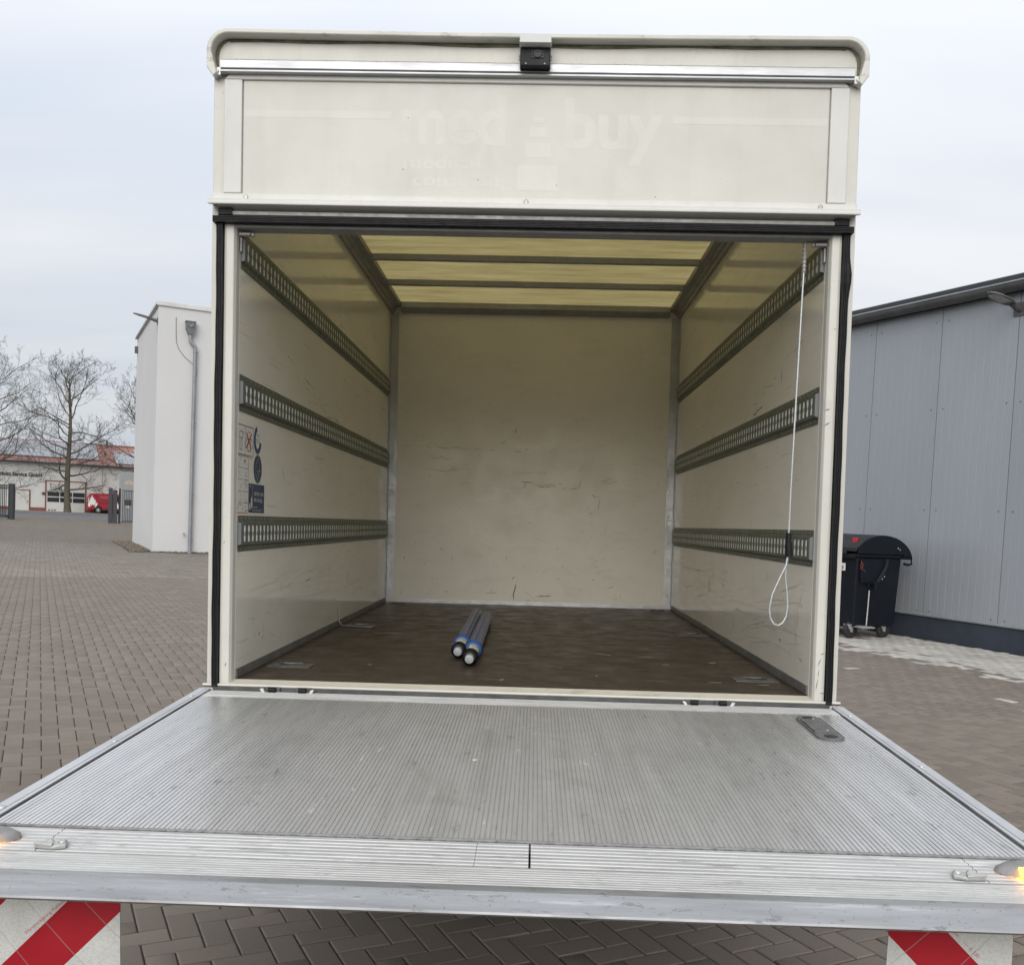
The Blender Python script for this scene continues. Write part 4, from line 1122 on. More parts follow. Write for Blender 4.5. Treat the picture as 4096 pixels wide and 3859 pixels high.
# --- pull cable
mb = MB()
pth = [(0.966, -0.005, 1.645), (0.969, -0.006, 1.60), (0.964, -0.008, 1.42), (0.955, -0.012, 1.05), (0.949, -0.012, 0.75), (0.9475, -0.012, 0.575)]
mb.tube(pth, 0.0034, 10)
cable = T(mb, 'pull_cable', 'cable', smooth=60)
mb = MB(); mb.tube([(0.9475, -0.012, 0.585), (0.9485, -0.012, 0.54), (0.952, -0.012, 0.50)], [0.0095, 0.0125, 0.0135], 12); mb.build('grip_sleeve', 'rubber', cable, smooth=50)
mb = MB(); lp = []
for k in range(25):
    t_ = k / 24; a = -math.pi / 2 + 2 * math.pi * t_
    lp.append((0.923 + 0.036 * math.cos(a) * (1 if True else 1), -0.012 + 0.006 * math.cos(a), 0.305 + 0.050 * math.sin(a)))
drop = [(0.9465, -0.012, 0.505), (0.942, -0.014, 0.47), (0.921, -0.017, 0.425), (0.896, -0.017, 0.365), (0.8875, -0.017, 0.315), (0.892, -0.015, 0.28), (0.906, -0.013, 0.258), (0.922, -0.012, 0.253), (0.938, -0.011, 0.262), (0.950, -0.010, 0.285), (0.9545, -0.009, 0.32), (0.951, -0.008, 0.37), (0.943, -0.008, 0.42), (0.942, -0.009, 0.46), (0.950, -0.011, 0.505)]
mb.tube(drop, 0.0034, 10); mb.build('loop', 'cable', cable, smooth=60)
mb = MB()
for k in range(7): mb.lathe((0.967, -0.006, 1.60 - k * 0.015), (0.15, 0, 1), [(-.006, .006), (0, .0085), (.006, .006)], 10)
mb.build('thimble', 'zinc', cable, smooth=40)
for sgn in (-1, 1):
    mb = MB(); mb.box(*sorted((sgn * 0.99, sgn * 1.03)), -0.012, 0.0, 1.594, 1.606)
    mb.cyl((sgn * 1.0, -0.02, 1.598), (sgn * 1.04, -0.02, 1.598), 0.007, n=10); mb.box(*sorted((sgn * 1.034, sgn * 1.040)), -0.012, 0.004, 1.54, 1.59); T(mb, 'door_bracket', 'alu_dull', bevel=0.002)

# --- stickers on the left wall
XW = -H + 0.0009
def S_(name, poly, mat, off=0.0, parent=None):
    mb = MB(); pts = [(XW + off, y, z) for y, z in poly]
    pts2 = [(XW + off - 0.0004, y, z) for y, z in poly]; n = len(poly)
    mb.add(pts + pts2, [tuple(range(n)), tuple(range(n, 2 * n))[::-1]] + [(i, n + i, n + (i + 1) % n, (i + 1) % n) for i in range(n)])
    return mb.build(name, mat, parent or truck, TL if parent is None else (0, 0, 0))
def rect(y0, y1, z0, z1): return [(y0, z0), (y1, z0), (y1, z1), (y0, z1)]
def strokes(parent, segs, mat, wd=0.0012, off=0.0006, name='print'):
    mb = MB()
    for (y0, z0, y1, z1) in segs:
        d = Vector((y1 - y0, z1 - z0)); 
        if d.length == 0: continue
        d.normalize(); nx, nz = -d.y * wd, d.x * wd
        mb.add([(XW + off, y0 + nx, z0 + nz), (XW + off, y1 + nx, z1 + nz), (XW + off, y1 - nx, z1 - nz), (XW + off, y0 - nx, z0 - nz)], [(0, 1, 2, 3)])
    mb.build(name, mat, parent, recalc=False)
def ell(yc, zc, ry, rz, n=28, a0=0, a1=2 * math.pi): return [(yc + ry * math.cos(a0 + (a1 - a0) * k / n), zc + rz * math.sin(a0 + (a1 - a0) * k / n)) for k in range(n)]
def wall_text(parent, body, y, z, size, mat):
    o = text_mesh(body, size, 'print', mat, parent)
    o.location = (XW + 0.0007, y, z); o.rotation_euler = (math.pi / 2, 0, math.pi / 2)
st = S_('sticker', rect(0.004, 0.187, 0.822, 0.930), 'paper')
strokes(st, [(0.004, 0.9295, 0.187, 0.9295), (0.187, 0.9295, 0.187, 0.8225), (0.004, .8225, .187, .8225), (0.085, .822, .085, .93), (0.02, .905, .06, .905), (.02, .905, .02, .882), (.06, .905, .055, .882), (.015, .882, .06, .882), (.022, .882, .022, .838), (.05, .882, .05, .838), (.022, .838, .05, .838), (.055, .897, .07, .905), (.115, .91, .15, .91), (.115, .84, .155, .84), (.12, .84, .12, .90), (.15, .84, .15, .90), (.085, .845, .1, .885), (.1, .885, .165, .885), (.165, .885, .18, .85), (.036, .84, .036, .88)], 'ink')
strokes(st, [(.100, .906, .162, .848), (.162, .906, .100, .848)], 'ink_red', 0.0042, 0.0009, 'cross')
st = S_('sticker', rect(0.004, 0.132, 0.606, 0.818), 'paper')
segs = [(0.004, .8165, .132, .8165), (.132, .8165, .132, .607), (.004, .607, .132, .607)]
strokes(st, segs, 'ink_red', .0012, .0006, 'border')
segs = []
for zz in (.773, .73, .687, .645):
    segs += [(.008, zz, .06, zz), (.072, zz, .128, zz)]
    for k in range(9):
        y = random.choice((0.01, 0.075)) + random.random() * 0.04; z = zz + 0.005 + random.random() * 0.026
        segs.append((y, z, y + random.uniform(-.015, .015), z + random.uniform(-.01, .012)))
segs += [(.01, .637, .055, .637), (.01, .637, .01, .618), (.06, .617, .075, .63), (.09, .612, .128, .618), (.1, .612, .1, .63), (.095, .63, .105, .63)]
strokes(st, segs, 'ink', .0009)
strokes(st, [(.075, .80, .083, .808), (.083, .808, .09, .80), (.09, .80, .083, .79), (.083, .79, .075, .80)], 'ink_red', .0012, .0008, 'ring')
# round blue ring sticker, round blue sticker, navy rectangle
o_ = ell(0.243, 0.890, 0.050, 0.053, 30, math.radians(100), math.radians(358)); i_ = ell(0.243, 0.890, 0.026, 0.034, 30, math.radians(100), math.radians(358))
st = S_('round_sticker', ell(0.243, 0.890, 0.049, 0.052), 'paper')
mb = MB(); n = len(o_); mb.add([(XW + .0006, y, z) for y, z in o_ + i_], [(k, k + 1, n + k + 1, n + k) for k in range(n - 1)]); mb.build('ring', 'ink_blue', st, recalc=False)
wall_text(st, 'STERO', 0.232, .905, .009, 'ink'); wall_text(st, 'Ladebalken', 0.222, .889, .009, 'ink_grey')
strokes(st, [(.225, .883, .265, .881)], 'ink_red', .0008, .0008, 'rule')
st = S_('round_sticker', ell(0.251, 0.779, 0.053, 0.055), 'ink_navy')
strokes(st, [(0.251 + .048 * math.cos(a), .779 + .050 * math.sin(a), .251 + .048 * math.cos(a + .21), .779 + .050 * math.sin(a + .21)) for a in np.arange(0, 6.28, .2094)], 'ink_grey', .0007, .0008, 'rim')
strokes(st, [(.225, .80, .255, .82), (.255, .82, .275, .775), (.275, .775, .24, .77), (.225, .80, .22, .76), (.24, .77, .255, .75), (.22, .76, .245, .735), (.245, .735, .275, .775), (.23, .825, .25, .83), (.235, .732, .26, .728)], 'paper', .0007, .0008, 'drawing')
st = S_('lashing_sticker', rect(0.132, 0.345, 0.604, 0.724), 'paper')
S_('field', rect(0.138, 0.340, 0.609, 0.7195), 'ink_navy', .0005, st)
wall_text(st, 'DIN EN 12640', 0.205, .676, .020, 'paper'); wall_text(st, '800 daN (kg)', 0.205, .652, .020, 'paper')
wall_text(st, 'Nutzungshinweis', 0.185, .628, .009, 'paper'); wall_text(st, 'Lastschiene - Zurrmittel 30° max', 0.185, .616, .009, 'paper')
wall_text(st, 'STERO', .143, .707, .008, 'paper')
strokes(st, [(.185, .715, .176, .668), (.188, .715, .180, .668)], 'ink_grey', .002, .0009, 'strap')
for poly in ([(.172, .668), (.180, .668), (.184, .64), (.178, .622), (.168, .64)], [(.150, .645), (.158, .645), (.160, .625), (.152, .618), (.147, .63)]): S_('hand', poly, 'paper', .0008, st)

# ================================================================== LOAD BARS on the truck floor
def load_bar(x0, y0, x1, y1, label, twist):
    r = 0.034
    a = Vector((x0, y0, FL + r + 0.0005)); b = Vector((x1, y1, FL + r + 0.0005))
    Mw = truck.matrix_world
    root = tag(empty('load_bar'), label, 'load bar', 'blue sleeved load bars on the truck floor')
    aw = Mw @ a; bw = Mw @ b
    root.location = aw - Vector((0, 0, r))
    d = (bw - aw); L = d.length; d.normalize()
    o = Vector((0, 0, r))
    # fluted sleeve
    mb = MB(); prof = []; nn = 48
    vs = []; fs = []
    side = d.cross(Vector((0, 0, 1))).normalized(); up = side.cross(d)
    for t_ in (0.30, L):
        for k in range(nn):
            q = 2 * math.pi * k / nn + twist
            rr_ = r * (1.0 if (k % 8) not in (0,) else 0.86)
            vs.append(o + d * t_ + (side * math.cos(q) + up * math.sin(q)) * rr_)
    fs = [(k, (k + 1) % nn, nn + (k + 1) % nn, nn + k) for k in range(nn)] + [tuple(range(nn))[::-1], tuple(range(nn, 2 * nn))]
    mb.add(vs, fs); mb.build('sleeve', 'sleeve', root, smooth=25)
    mb = MB(); mb.lathe(o + d * 0.255, d, [(0, .0335), (.004, .0375), (.02, .0375), (.024, .0345), (.034, .0345), (.038, .0378), (.056, .0378), (.06, .0335)], 28); mb.lathe(o + d * 0.28 - side * 0.036 + Vector((0, 0, -0.012)), d, [(0, .004), (.004, .011), (.03, .011), (.034, .004)], 12); mb.build('locking_ring', 'blue_ring', root, smooth=40)
    mb = MB(); mb.lathe(o + d * 0.07, d, [(0, .029), (.20, .029)], 28); tb = mb.build('inner_tube', 'bar_steel', root, smooth=40)
    mb = MB()      # wrap-around label, slightly proud of the tube
    def patch(q0, q1, t0, t1, rr_, mi):
        n_ = 8; v = []
        for t_ in (t0, t1):
            for k in range(n_ + 1):
                q = q0 + (q1 - q0) * k / n_; v.append(o + d * t_ + (side * math.cos(q) + up * math.sin(q)) * rr_)
        mb.add(v, [(k, k + 1, n_ + 2 + k, n_ + 1 + k) for k in range(n_)], mi)
    q0 = math.radians(35 if twist == 0 else 15)
    patch(q0, q0 + 1.75, 0.09, 0.225, .0296, 0)
    for k in range(4): patch(q0 + .25, q0 + 1.3, 0.15 + k * .016, .154 + k * .016, .0299, 1)
    mb.build('label', ['paper', 'ink_grey'], root, recalc=False)
    mb = MB(); mb.lathe(o + d * 0.012, d, [(0, .017), (0.004, .026), (.018, .0335), (.062, .0335), (.07, .030)], 28); mb.build('end_collar', 'rubber', root, smooth=30)
    mb = MB(); mb.lathe(o - d * 0.034, d, [(0, .013), (.002, .0175), (.02, .0195), (.034, .0195), (.047, .0185)], 24); mb.build('foot', 'white_cap', root, smooth=30)
    return root
load_bar(-0.279, 0.672, -0.306, 2.40, 'left one of two blue load bars, its small label turned to the right', 0)
load_bar(-0.214, 0.460, -0.234, 2.19, 'right one of two blue load bars, its white label facing up, nearer the sill', 0.4)

# litter on the floor
mb = MB()
def to_w(x, y, z): return truck.matrix_world @ Vector((x, y, FL + z))
for (x, y, l, a, wd) in ((-0.73, 1.52, .12, .25, .0022), (-0.58, 1.58, .04, -.4, .002), (0.37, 0.93, .09, -.7, .0015), (0.56, 0.88, .07, .05, .0025), (0.62, .66, .03, .1, .002), (-0.2, 1.3, .012, .3, .004), (0.75, 0.22, .05, -.05, .002), (.93, .2, .04, -.1, .002), (-.07, .14, .016, .3, .006), (.16, .47, .01, .3, .003), (-.04, 2.4, .012, 0, .003), (-.62, .42, .02, .8, .002), (.84, .76, .03, .2, .006), (.3, .3, .01, 1, .003)):
    c, s_ = math.cos(a) * l / 2, math.sin(a) * l / 2
    nx, ny = -math.sin(a) * wd, math.cos(a) * wd
    q = [to_w(x - c - nx, y - s_ - ny, .0012), to_w(x + c - nx, y + s_ - ny, .0025), to_w(x + c + nx, y + s_ + ny, .0035), to_w(x - c + nx, y - s_ + ny, .002)]
    mb.add(q, [(0, 1, 2, 3)])
lit = mb.build('floor_litter', 'straw', recalc=False)
for _ in range(1):
    tag(lit, 'scattered bits of straw and chips on the brown truck floor', 'litter', kind='stuff')
mb = MB()
for (x, y) in ((-1.0 + .02, 1.62), (-0.97, 1.75)):
    pts = [(0, 0), (.02, .008), (.035, 0), (.03, -.012), (.012, -.01)]
    mb.add([to_w(x + .12 + a, y + b, .002 + .006 * random.random()) for a, b in pts], [(0, 1, 2), (0, 2, 3), (0, 3, 4)])
tag(mb.build('dry_leaf', 'leaf', recalc=False), 'small curled brown leaf scraps on the truck floor near the left wall', 'leaf', kind='stuff')

# ================================================================== WHITE BUILDING (left)
WB = Vector((-10.763, 22.922, 0.0))
wb = tag(empty('white_building', WB, TH), 'plain white rendered building with zinc downpipe at the left of the truck', 'building')
# local x along EA (near face), y along EB (long face)
def Wp(mb, name, mats, **kw): return mb.build(name, mats, wb, **kw)
mb = MB(); mb.box(0, 14, 0, 6.42, -0.4, 6.92); Wp(mb, 'wall', 'render')
mb = MB(); mb.box(-0.05, 14.05, -0.05, 0.28, 6.92, 7.045); mb.box(-0.05, 0.28, 0.281, 6.47, 6.92, 7.045); mb.box(0.281, 14.05, 6.15, 6.47, 6.92, 7.045); Wp(mb, 'coping', 'coping', bevel=0.01)
mb = MB(); mb.box(-0.062, -0.051, -0.06, 6.48, 6.905, 6.95); Wp(mb, 'drip_edge', 'lamp_grey')
mb = MB(); mb.box(0.28, 13.7, 0.28, 6.15, 6.93, 6.95); Wp(mb, 'roof', 'lamp_grey')
hop = MB()
hop.prism([(0.725, 6.55), (0.975, 6.55), (0.975, 6.36), (0.905, 6.20), (0.795, 6.20), (0.725, 6.36)], 'y', -0.20, -0.004)
hop.box(0.705, 0.995, -0.215, -0.003, 6.545, 6.57)
hop = Wp(hop, 'rain_hopper', 'pipe_zinc_dark', bevel=0.006)
mb = MB(); mb.lathe((0.85, -0.206, 6.46), (0, -1, 0), [(0, .062), (.035, .062), (.035, .05), (.005, .05)], 18); mb.build('overflow_spout', 'pipe_zinc', hop, smooth=40)
pp = MB()
pp.tube([(0.85, -0.11, 6.24), (0.85, -0.11, 6.10), (0.855, -0.11, 6.03), (0.885, -0.11, 5.965), (0.955, -0.11, 5.905), (0.985, -0.11, 5.85), (0.99, -0.11, 5.76), (0.99, -0.11, 0.0)], 0.052, 16)
pp = Wp(pp, 'downpipe', 'pipe_zinc', smooth=40)
for z in (5.72, 3.73, 1.71, 0.42):
    mb = MB(); mb.lathe((0.99, -0.11, z), (0, 0, 1), [(-.015, .054), (-.015, .060), (.015, .060), (.015, .054)], 16); mb.box(0.975, 1.005, -0.06, 0.0, z - .012, z + .012); mb.box(1.045, 1.075, -.12, -.10, z - .01, z + .01); mb.build('pipe_clamp', 'pipe_zinc', pp)
mb = MB(); mb.tube([(0.47, -0.012, 6.65), (0.475, -0.012, 6.3), (0.49, -0.012, 5.98), (0.56, -.012, 5.78), (0.72, -.012, 5.58), (0.95, -.03, 5.40), (1.05, -.05, 5.28), (1.06, -.06, 5.12), (1.03, -.06, 5.02)], 0.008, 6); Wp(mb, 'cable', 'pipe_zinc', smooth=60)
mb = MB(); mb.lathe((0.822, 0, 0.58), (0, -1, 0), [(0, .03), (.012, .03), (.012, .014), (.09, .014), (.09, .02), (.11, .02)], 12); mb.cyl((0.822, -0.085, 0.57), (0.822, -0.085, 0.49), 0.012, n=10); mb.box(0.79, 0.855, -.09, -.08, 0.61, 0.622); Wp(mb, 'water_tap', 'zinc')
def led_lamp(parent, base, out, name='wall_lamp', ln=0.62, rise=0.20):
    """flat LED luminaire on a wall plate; out = unit direction away from the wall in parent space"""
    out = Vector(out); s_ = Vector((-out.y, out.x, 0)); base = Vector(base)
    d = (out * ln + Vector((0, 0, rise))).normalized(); up = s_.cross(d) * 1.0
    if up.z < 0: up = -up
    def P(t, a, h): return base + d * t + s_ * a + up * h
    mb = MB()
    q = [base + s_ * a + Vector((0, 0, z)) + out * o for o in (0.002, 0.016) for a, z in ((-.09, -.09), (.09, -.09), (.09, .09), (-.09, .09))]
    mb.add(q, [(0, 1, 2, 3), (4, 5, 6, 7), (0, 1, 5, 4), (1, 2, 6, 5), (2, 3, 7, 6), (3, 0, 4, 7)])
    root = mb.build(name, 'lamp_grey', parent)
    mb = MB(); mb.tube([P(0.0, 0, 0), P(0.10, 0, 0), P(0.2, 0, 0.01)], [.05, .045, .038], 14)
    for k in range(5): mb.box(0, 0, 0, 0, 0, 0)
    mb.build('arm', 'lamp_grey', root, smooth=40)
    sec = [(0.17, .045, .035), (0.24, .085, .034), (0.36, .115, .03), (0.52, .105, .022), (0.62, .07, .016), (0.66, .03, .01)]
    mb = MB(); v = []
    for (t, w_, h_) in sec:
        v += [P(t, -w_, -.008), P(t, -w_ * .7, h_), P(t, w_ * .7, h_), P(t, w_, -.008)]
    f = []
    for i in range(len(sec) - 1):
        for k in range(4): f.append((i * 4 + k, i * 4 + (k + 1) % 4, i * 4 + 4 + (k + 1) % 4, i * 4 + 4 + k))
    f += [(0, 1, 2, 3), tuple(4 * (len(sec) - 1) + k for k in (3, 2, 1, 0))]
    mb.add(v, f); mb.build('lamp_head', 'lamp_grey', root, smooth=35)
    mb = MB(); mb.add([P(.29, -.085, -.0095), P(.29, .085, -.0095), P(.54, .08, -.0095), P(.61, .05, -.0095), P(.61, -.05, -.0095), P(.54, -.08, -.0095)], [(0, 1, 2, 3, 4, 5)]); mb.build('diffuser', 'lamp_glass', root, recalc=False)
    return root
led_lamp(wb, (0, 0.10, 6.50), (-1, 0, 0), ln=0.62, rise=0.13)
mb = MB(); mb.box(-0.10, -0.002, 6.0, 6.16, 6.40, 6.62); Wp(mb, 'bulkhead_light', 'lamp_grey', bevel=0.01)
# gravel strip along the long face
mb = MB()
for _ in range(1700):
    a = -random.uniform(0.02, 0.62); b = random.uniform(-0.15, 7.2)
    if random.random() < 0.1: a = random.uniform(0, 1.6); b = -random.uniform(0.02, 0.12)
    p = WB + EA * a + EB * b; r = random.uniform(.012, .034); z = float(ground_z(p.x, p.y)) + r * 0.5 + random.random() * .02
    pts = [Vector((random.gauss(0, 1), random.gauss(0, 1), random.gauss(0, .7))).normalized() * r * random.uniform(.8, 1.2) for _ in range(6)]
    oc = [Vector((r, 0, 0)), Vector((-r, 0, 0)), Vector((0, r, 0)), Vector((0, -r, 0)), Vector((0, 0, r * .7)), Vector((0, 0, -r * .7))]
    q = [Vector((p.x, p.y, z)) + oc[k] * random.uniform(.7, 1.2) + pts[k] * .25 for k in range(6)]
    mb.add(q, [(0, 2, 4), (2, 1, 4), (1, 3, 4), (3, 0, 4), (2, 0, 5), (1, 2, 5), (3, 1, 5), (0, 3, 5)])
tag(mb.build('gravel_strip', 'gravel', recalc=False), 'strip of brown gravel along the foot of the white building', 'gravel', kind='stuff')

# ================================================================== GREY HALL (right)
HB = Vector((5.477, 11.007, 0.0))
hall = tag(empty('grey_hall', HB, TH), 'grey metal clad hall with dark gutter at the right of the truck', 'building')
# local: y along EB (wall line), x along EA (into the building); wall face at x = 0
def Hp(mb, name, mats, **kw): return mb.build(name, mats, hall, **kw)
pw = 1.205
for k in range(-7, 9):
    ya = 0.64 + (k - 1) * pw; yb = ya + pw
    mb = MB(); ln = [(-0.0, ya + 0.0035)]
    ln = [(0.03, ya + 0.003), (0.0, ya + 0.005)]
    ng = 10
    for j in range(1, ng):
        yc = ya + (yb - ya) * j / ng
        ln += [(0.0, yc - 0.006), (0.0022, yc - 0.002), (0.0022, yc + 0.002), (0.0, yc + 0.006)]
    ln += [(0.0, yb - 0.005), (0.03, yb - 0.003)]
    mb.sheet(ln, 'z', 0.375, 4.80)
    for zz in (0.415, 1.885, 3.343, 4.6):
        for yy in (ya + 0.105, yb - 0.105): mb.lathe((0, yy, zz), (-1, 0, 0), [(0, .011), (.002, .011), (.002, .007), (.007, .006)], 8, 1)
    Hp(mb, 'wall_panel', ['hall', 'lamp_grey'], recalc=False)
mb = MB(); mb.box(0.031, 9, -9.0, 11.0, 0.30, 4.85); Hp(mb, 'core_wall', 'lamp_grey')
mb = MB(); mb.box(-0.004, 0.5, -9, 11, -0.4, 0.335); Hp(mb, 'plinth', 'plinth')
mb = MB(); mb.prism([(-0.005, 0.335), (-0.028, 0.338), (-0.030, 0.362), (-0.004, 0.374), (0.02, 0.374), (0.02, 0.335)], 'y', -9, 11); Hp(mb, 'base_trim', 'trim', bevel=0.003)
mb = MB(); mb.prism([(-0.10, 4.905), (-0.145, 4.93), (-0.15, 5.00), (-0.10, 5.02), (9, 5.6), (9, 5.45), (0.0, 4.86)], 'y', -9, 11); Hp(mb, 'roof', 'anthracite')
gu = MB()
gp = [(-0.13 + 0.105 * math.cos(a), 4.885 + 0.105 * math.sin(a)) for a in np.linspace(math.pi, 2 * math.pi, 13)]
gp2 = [(-0.13 + 0.099 * math.cos(a), 4.885 + 0.099 * math.sin(a)) for a in np.linspace(2 * math.pi, math.pi, 13)]
gu.prism([(x - 0.02, z) for x, z in gp + gp2], 'y', -9, 11)
gu = Hp(gu, 'gutter', 'gutter', smooth=40)
mb = MB(); mb.tube([(-0.258, -9, 4.888), (-0.258, 11, 4.888)], 0.012, 8); mb.build('bead', 'gutter_bead', gu, smooth=50)
for k in range(-14, 18):
    y = 0.30 + k * 0.615
    mb = MB()
    a0 = [(-0.15 + 0.1055 * math.cos(a), 4.885 + 0.1055 * math.sin(a)) for a in np.linspace(math.pi, 2 * math.pi, 9)]
    a1 = [(-0.15 + 0.1105 * math.cos(a), 4.885 + 0.1105 * math.sin(a)) for a in np.linspace(2 * math.pi, math.pi, 9)]
    mb.prism(a0 + a1, 'y', y - 0.014, y + 0.014); mb.build('gutter_bracket', 'gutter', gu)
led_lamp(hall, (-0.001, -1.775, 4.57), (-1, 0, 0), ln=0.62, rise=0.12)

# ================================================================== WASTE CONTAINER
WC = Vector((4.572, 10.015, 0.0))
bn = tag(empty('waste_container', WC, TH), 'black four wheeled waste container with domed lid and red lock by the grey hall', 'waste container')
# local x towards the wall (depth of the bin), y away along the wall (its length)
def Bp(mb, name, mats, parent=None, **kw): return mb.build(name, mats, parent or bn, **kw)
mb = MB()
lo_, hi_ = (0.03, 0.03, 0.855, 1.28), (0.0, 0.0, 0.89, 1.33)
v = [(lo_[0], lo_[1], .17), (lo_[2], lo_[1], .17), (lo_[2], lo_[3], .17), (lo_[0], lo_[3], .17), (hi_[0], hi_[1], 1.17), (hi_[2], hi_[1], 1.17), (hi_[2], hi_[3], 1.17), (hi_[0], hi_[3], 1.17)]
mb.add(v, [(0, 3, 2, 1), (4, 5, 6, 7), (0, 1, 5, 4), (1, 2, 6, 5), (2, 3, 7, 6), (3, 0, 4, 7)])
body = Bp(mb, 'body', 'bin', bevel=0.03, seg=3)
mb = MB(); mb.box(-0.03, 0.89, -0.03, 1.36, 1.165, 1.215); mb.box(-0.06, 0.0, 0.0, 1.33, 1.14, 1.20); Bp(mb, 'rim', 'bin', bevel=0.012)
# dome lid: arc end plates
arc = [(-0.03, 1.218)] + [(0.47 + 0.595 * math.cos(a), 1.10 + 0.385 * math.sin(a)) for a in np.linspace(math.radians(147), math.radians(11), 18)] + [(1.04, 1.155), (0.90, 1.155), (0.88, 1.218)]
for ya_ in (-0.05, 1.355):
    mb = MB(); mb.prism(arc, 'y', ya_, ya_ + 0.025); Bp(mb, 'end_plate', 'bin', bevel=0.006)
arc2 = [(x, z - 0.004) for x, z in arc[1:-1]]
mb = MB(); mb.prism([(-0.055, 1.245)] + [(-0.05, 1.30), (0.0, 1.335)] + [(x, z + 0.004) for x, z in arc[3:-3]] + [(x, z - 0.03) for x, z in arc[3:-3]][::-1] + [(0.0, 1.29)], 'y', -0.024, 1.354)
lid = Bp(mb, 'lid', 'binlid', bevel=0.008)
mb = MB(); mb.prism([(0.0, .0), (0.0, .0)], 'y', 0, 0) if False else None
mb = MB(); mb.prism([(0.04, 0.13), (0.06, 0.09), (0.11, 0.09), (0.13, 0.13), (0.11, 0.17), (0.06, 0.17)], 'z', 1.36, 1.435); mb.build('lid_lock', 'redplastic', lid, bevel=0.008)
mb = MB(); mb.box(-0.075, -0.045, 0.15, 1.18, 1.20, 1.245); mb.build('lid_handle', 'binlid', lid, bevel=0.008)
# rear grip at the wall side
mb = MB(); mb.tube([(0.93, -0.035, 1.17), (1.045, -0.035, 1.165), (1.055, -0.035, 1.09), (1.0, -0.035, 1.075), (0.90, -0.035, 1.085)], 0.018, 8); mb.box(0.86, 1.03, -0.05, 0.02, 1.165, 1.20); Bp(mb, 'grip', 'bin', smooth=40)
# side details: trunnion recess, lid arm, brake lever
mb = MB(); arm = [(0.52, 1.15), (0.56, 1.15), (0.55, 1.05), (0.50, 0.95), (0.42, 0.85), (0.36, 0.78), (0.34, 0.72), (0.31, 0.72), (0.32, 0.79), (0.38, 0.88), (0.46, 0.98), (0.51, 1.07)]
mb.prism(arm, 'y', -0.062, -0.05); Bp(mb, 'lid_arm', 'binlid', bevel=0.004)
mb = MB(); mb.prism([(0.05, 1.13), (0.55, 1.13), (0.53, 1.02), (0.45, .90), (0.38, .80), (0.30, .74), (0.22, .74), (0.22, .80), (0.08, .80)], 'y', -0.02, -0.008); Bp(mb, 'side_reinforcement', 'bin', bevel=0.006)
mb = MB(); mb.cyl((0.27, -0.01, 0.80), (0.27, -0.11, 0.80), 0.028, n=16); mb.cyl((0.27, -0.108, 0.80), (0.27, -0.12, 0.80), 0.042, n=16); Bp(mb, 'trunnion', 'bin', smooth=40)
for (x, z) in ((0.50, 0.90), (0.46, .865), (0.74, 1.31), (0.78, 1.29)):
    mb = MB(); mb.lathe((x, -0.052, z), (0, -1, 0), [(0, .011), (.006, .009), (.008, .004)], 10); Bp(mb, 'bolt', 'zinc')
mb = MB(); mb.tube([(0.22, -0.05, 0.70), (0.215, -0.05, 0.45), (0.205, -0.05, 0.20)], 0.011, 8); mb.prism([(0.03, 0.175), (0.12, 0.155), (0.34, 0.155), (0.38, 0.165), (0.30, 0.185), (0.10, 0.195)], 'y', -0.075, 0.03); Bp(mb, 'brake_lever', 'zinc', bevel=0.004)
mb = MB(); mb.tube([(0.05, -0.03, 1.12), (0.075, -0.04, 1.07), (0.07, -0.04, 1.02), (0.04, -0.04, 1.0), (0.035, -0.04, 1.06), (0.05, -.04, 1.10)], 0.0035, 6); mb.tube([(0.05, -.045, 1.0), (0.13, -.05, 0.97)], .003, 6); Bp(mb, 'red_cord', 'redcord', smooth=60)
mb = MB(); mb.box(-0.002, 0.006, 0.20, 0.32, 0.96, 1.07); o = Bp(mb, 'label_plate', 'paper'); o.location = (-0.012, 0, 0)
mb = MB(); mb.box(-0.016, -0.0145, 0.23, 0.29, 0.98, 1.03); Bp(mb, 'label_print', 'ink_grey')
for (x, y) in ((0.03, 0.10), (0.68, 0.10), (0.03, 1.20), (0.68, 1.20)):
    c_ = MB(); c_.lathe((x + 0.03, y - 0.025, 0.122), (0, 1, 0), [(0, .08), (0, .11), (.008, .122), (.042, .122), (.05, .11), (.05, .08)], 22)
    cs = Bp(c_, 'caster', 'tyre', smooth=35)
    mb = MB()
    for yy in (y - 0.034, y + 0.030): mb.prism([(x - 0.06, 0.195), (x + 0.05, 0.195), (x + 0.05, 0.09), (x + 0.01, 0.09)], 'y', yy, yy + 0.005)
    mb.box(x - 0.06, x + 0.06, y - 0.05, y + 0.05, 0.192, 0.204); mb.build('fork', 'zinc', cs, bevel=0.002)
    mb = MB(); mb.cyl((x + .03, y - .038, .112), (x + .03, y + .038, .112), .012, n=10); mb.build('axle', 'zinc', cs)

# ================================================================== STREET BUILDING
sb = tag(empty('street_building', FB0, TH), 'long pale clad workshop with red roof and solar panels across the street', 'building')
# local x along EA (s), y into the building, wall face y = 0
def Sp(mb, name, mats, **kw): return mb.build(name, mats, sb, **kw)
mb = MB(); mb.box(-16, 26, 0.0, 9, -0.3, 4.62); Sp(mb, 'wall', 'fac')
mb = MB()
x = -16.0
while x < 26:
    mb.box(x, x + 0.02, -0.012, -0.001, 0.42, 4.55); x += 1.1
Sp(mb, 'panel_joint', 'facdoor')
for x0, x1 in ((-16, -2.98), (-1.66, -0.45), (3.06, 26)):
    mb = MB(); mb.box(x0, x1, -0.05, -0.001, -0.1, 0.40); Sp(mb, 'plinth', 'redframe')
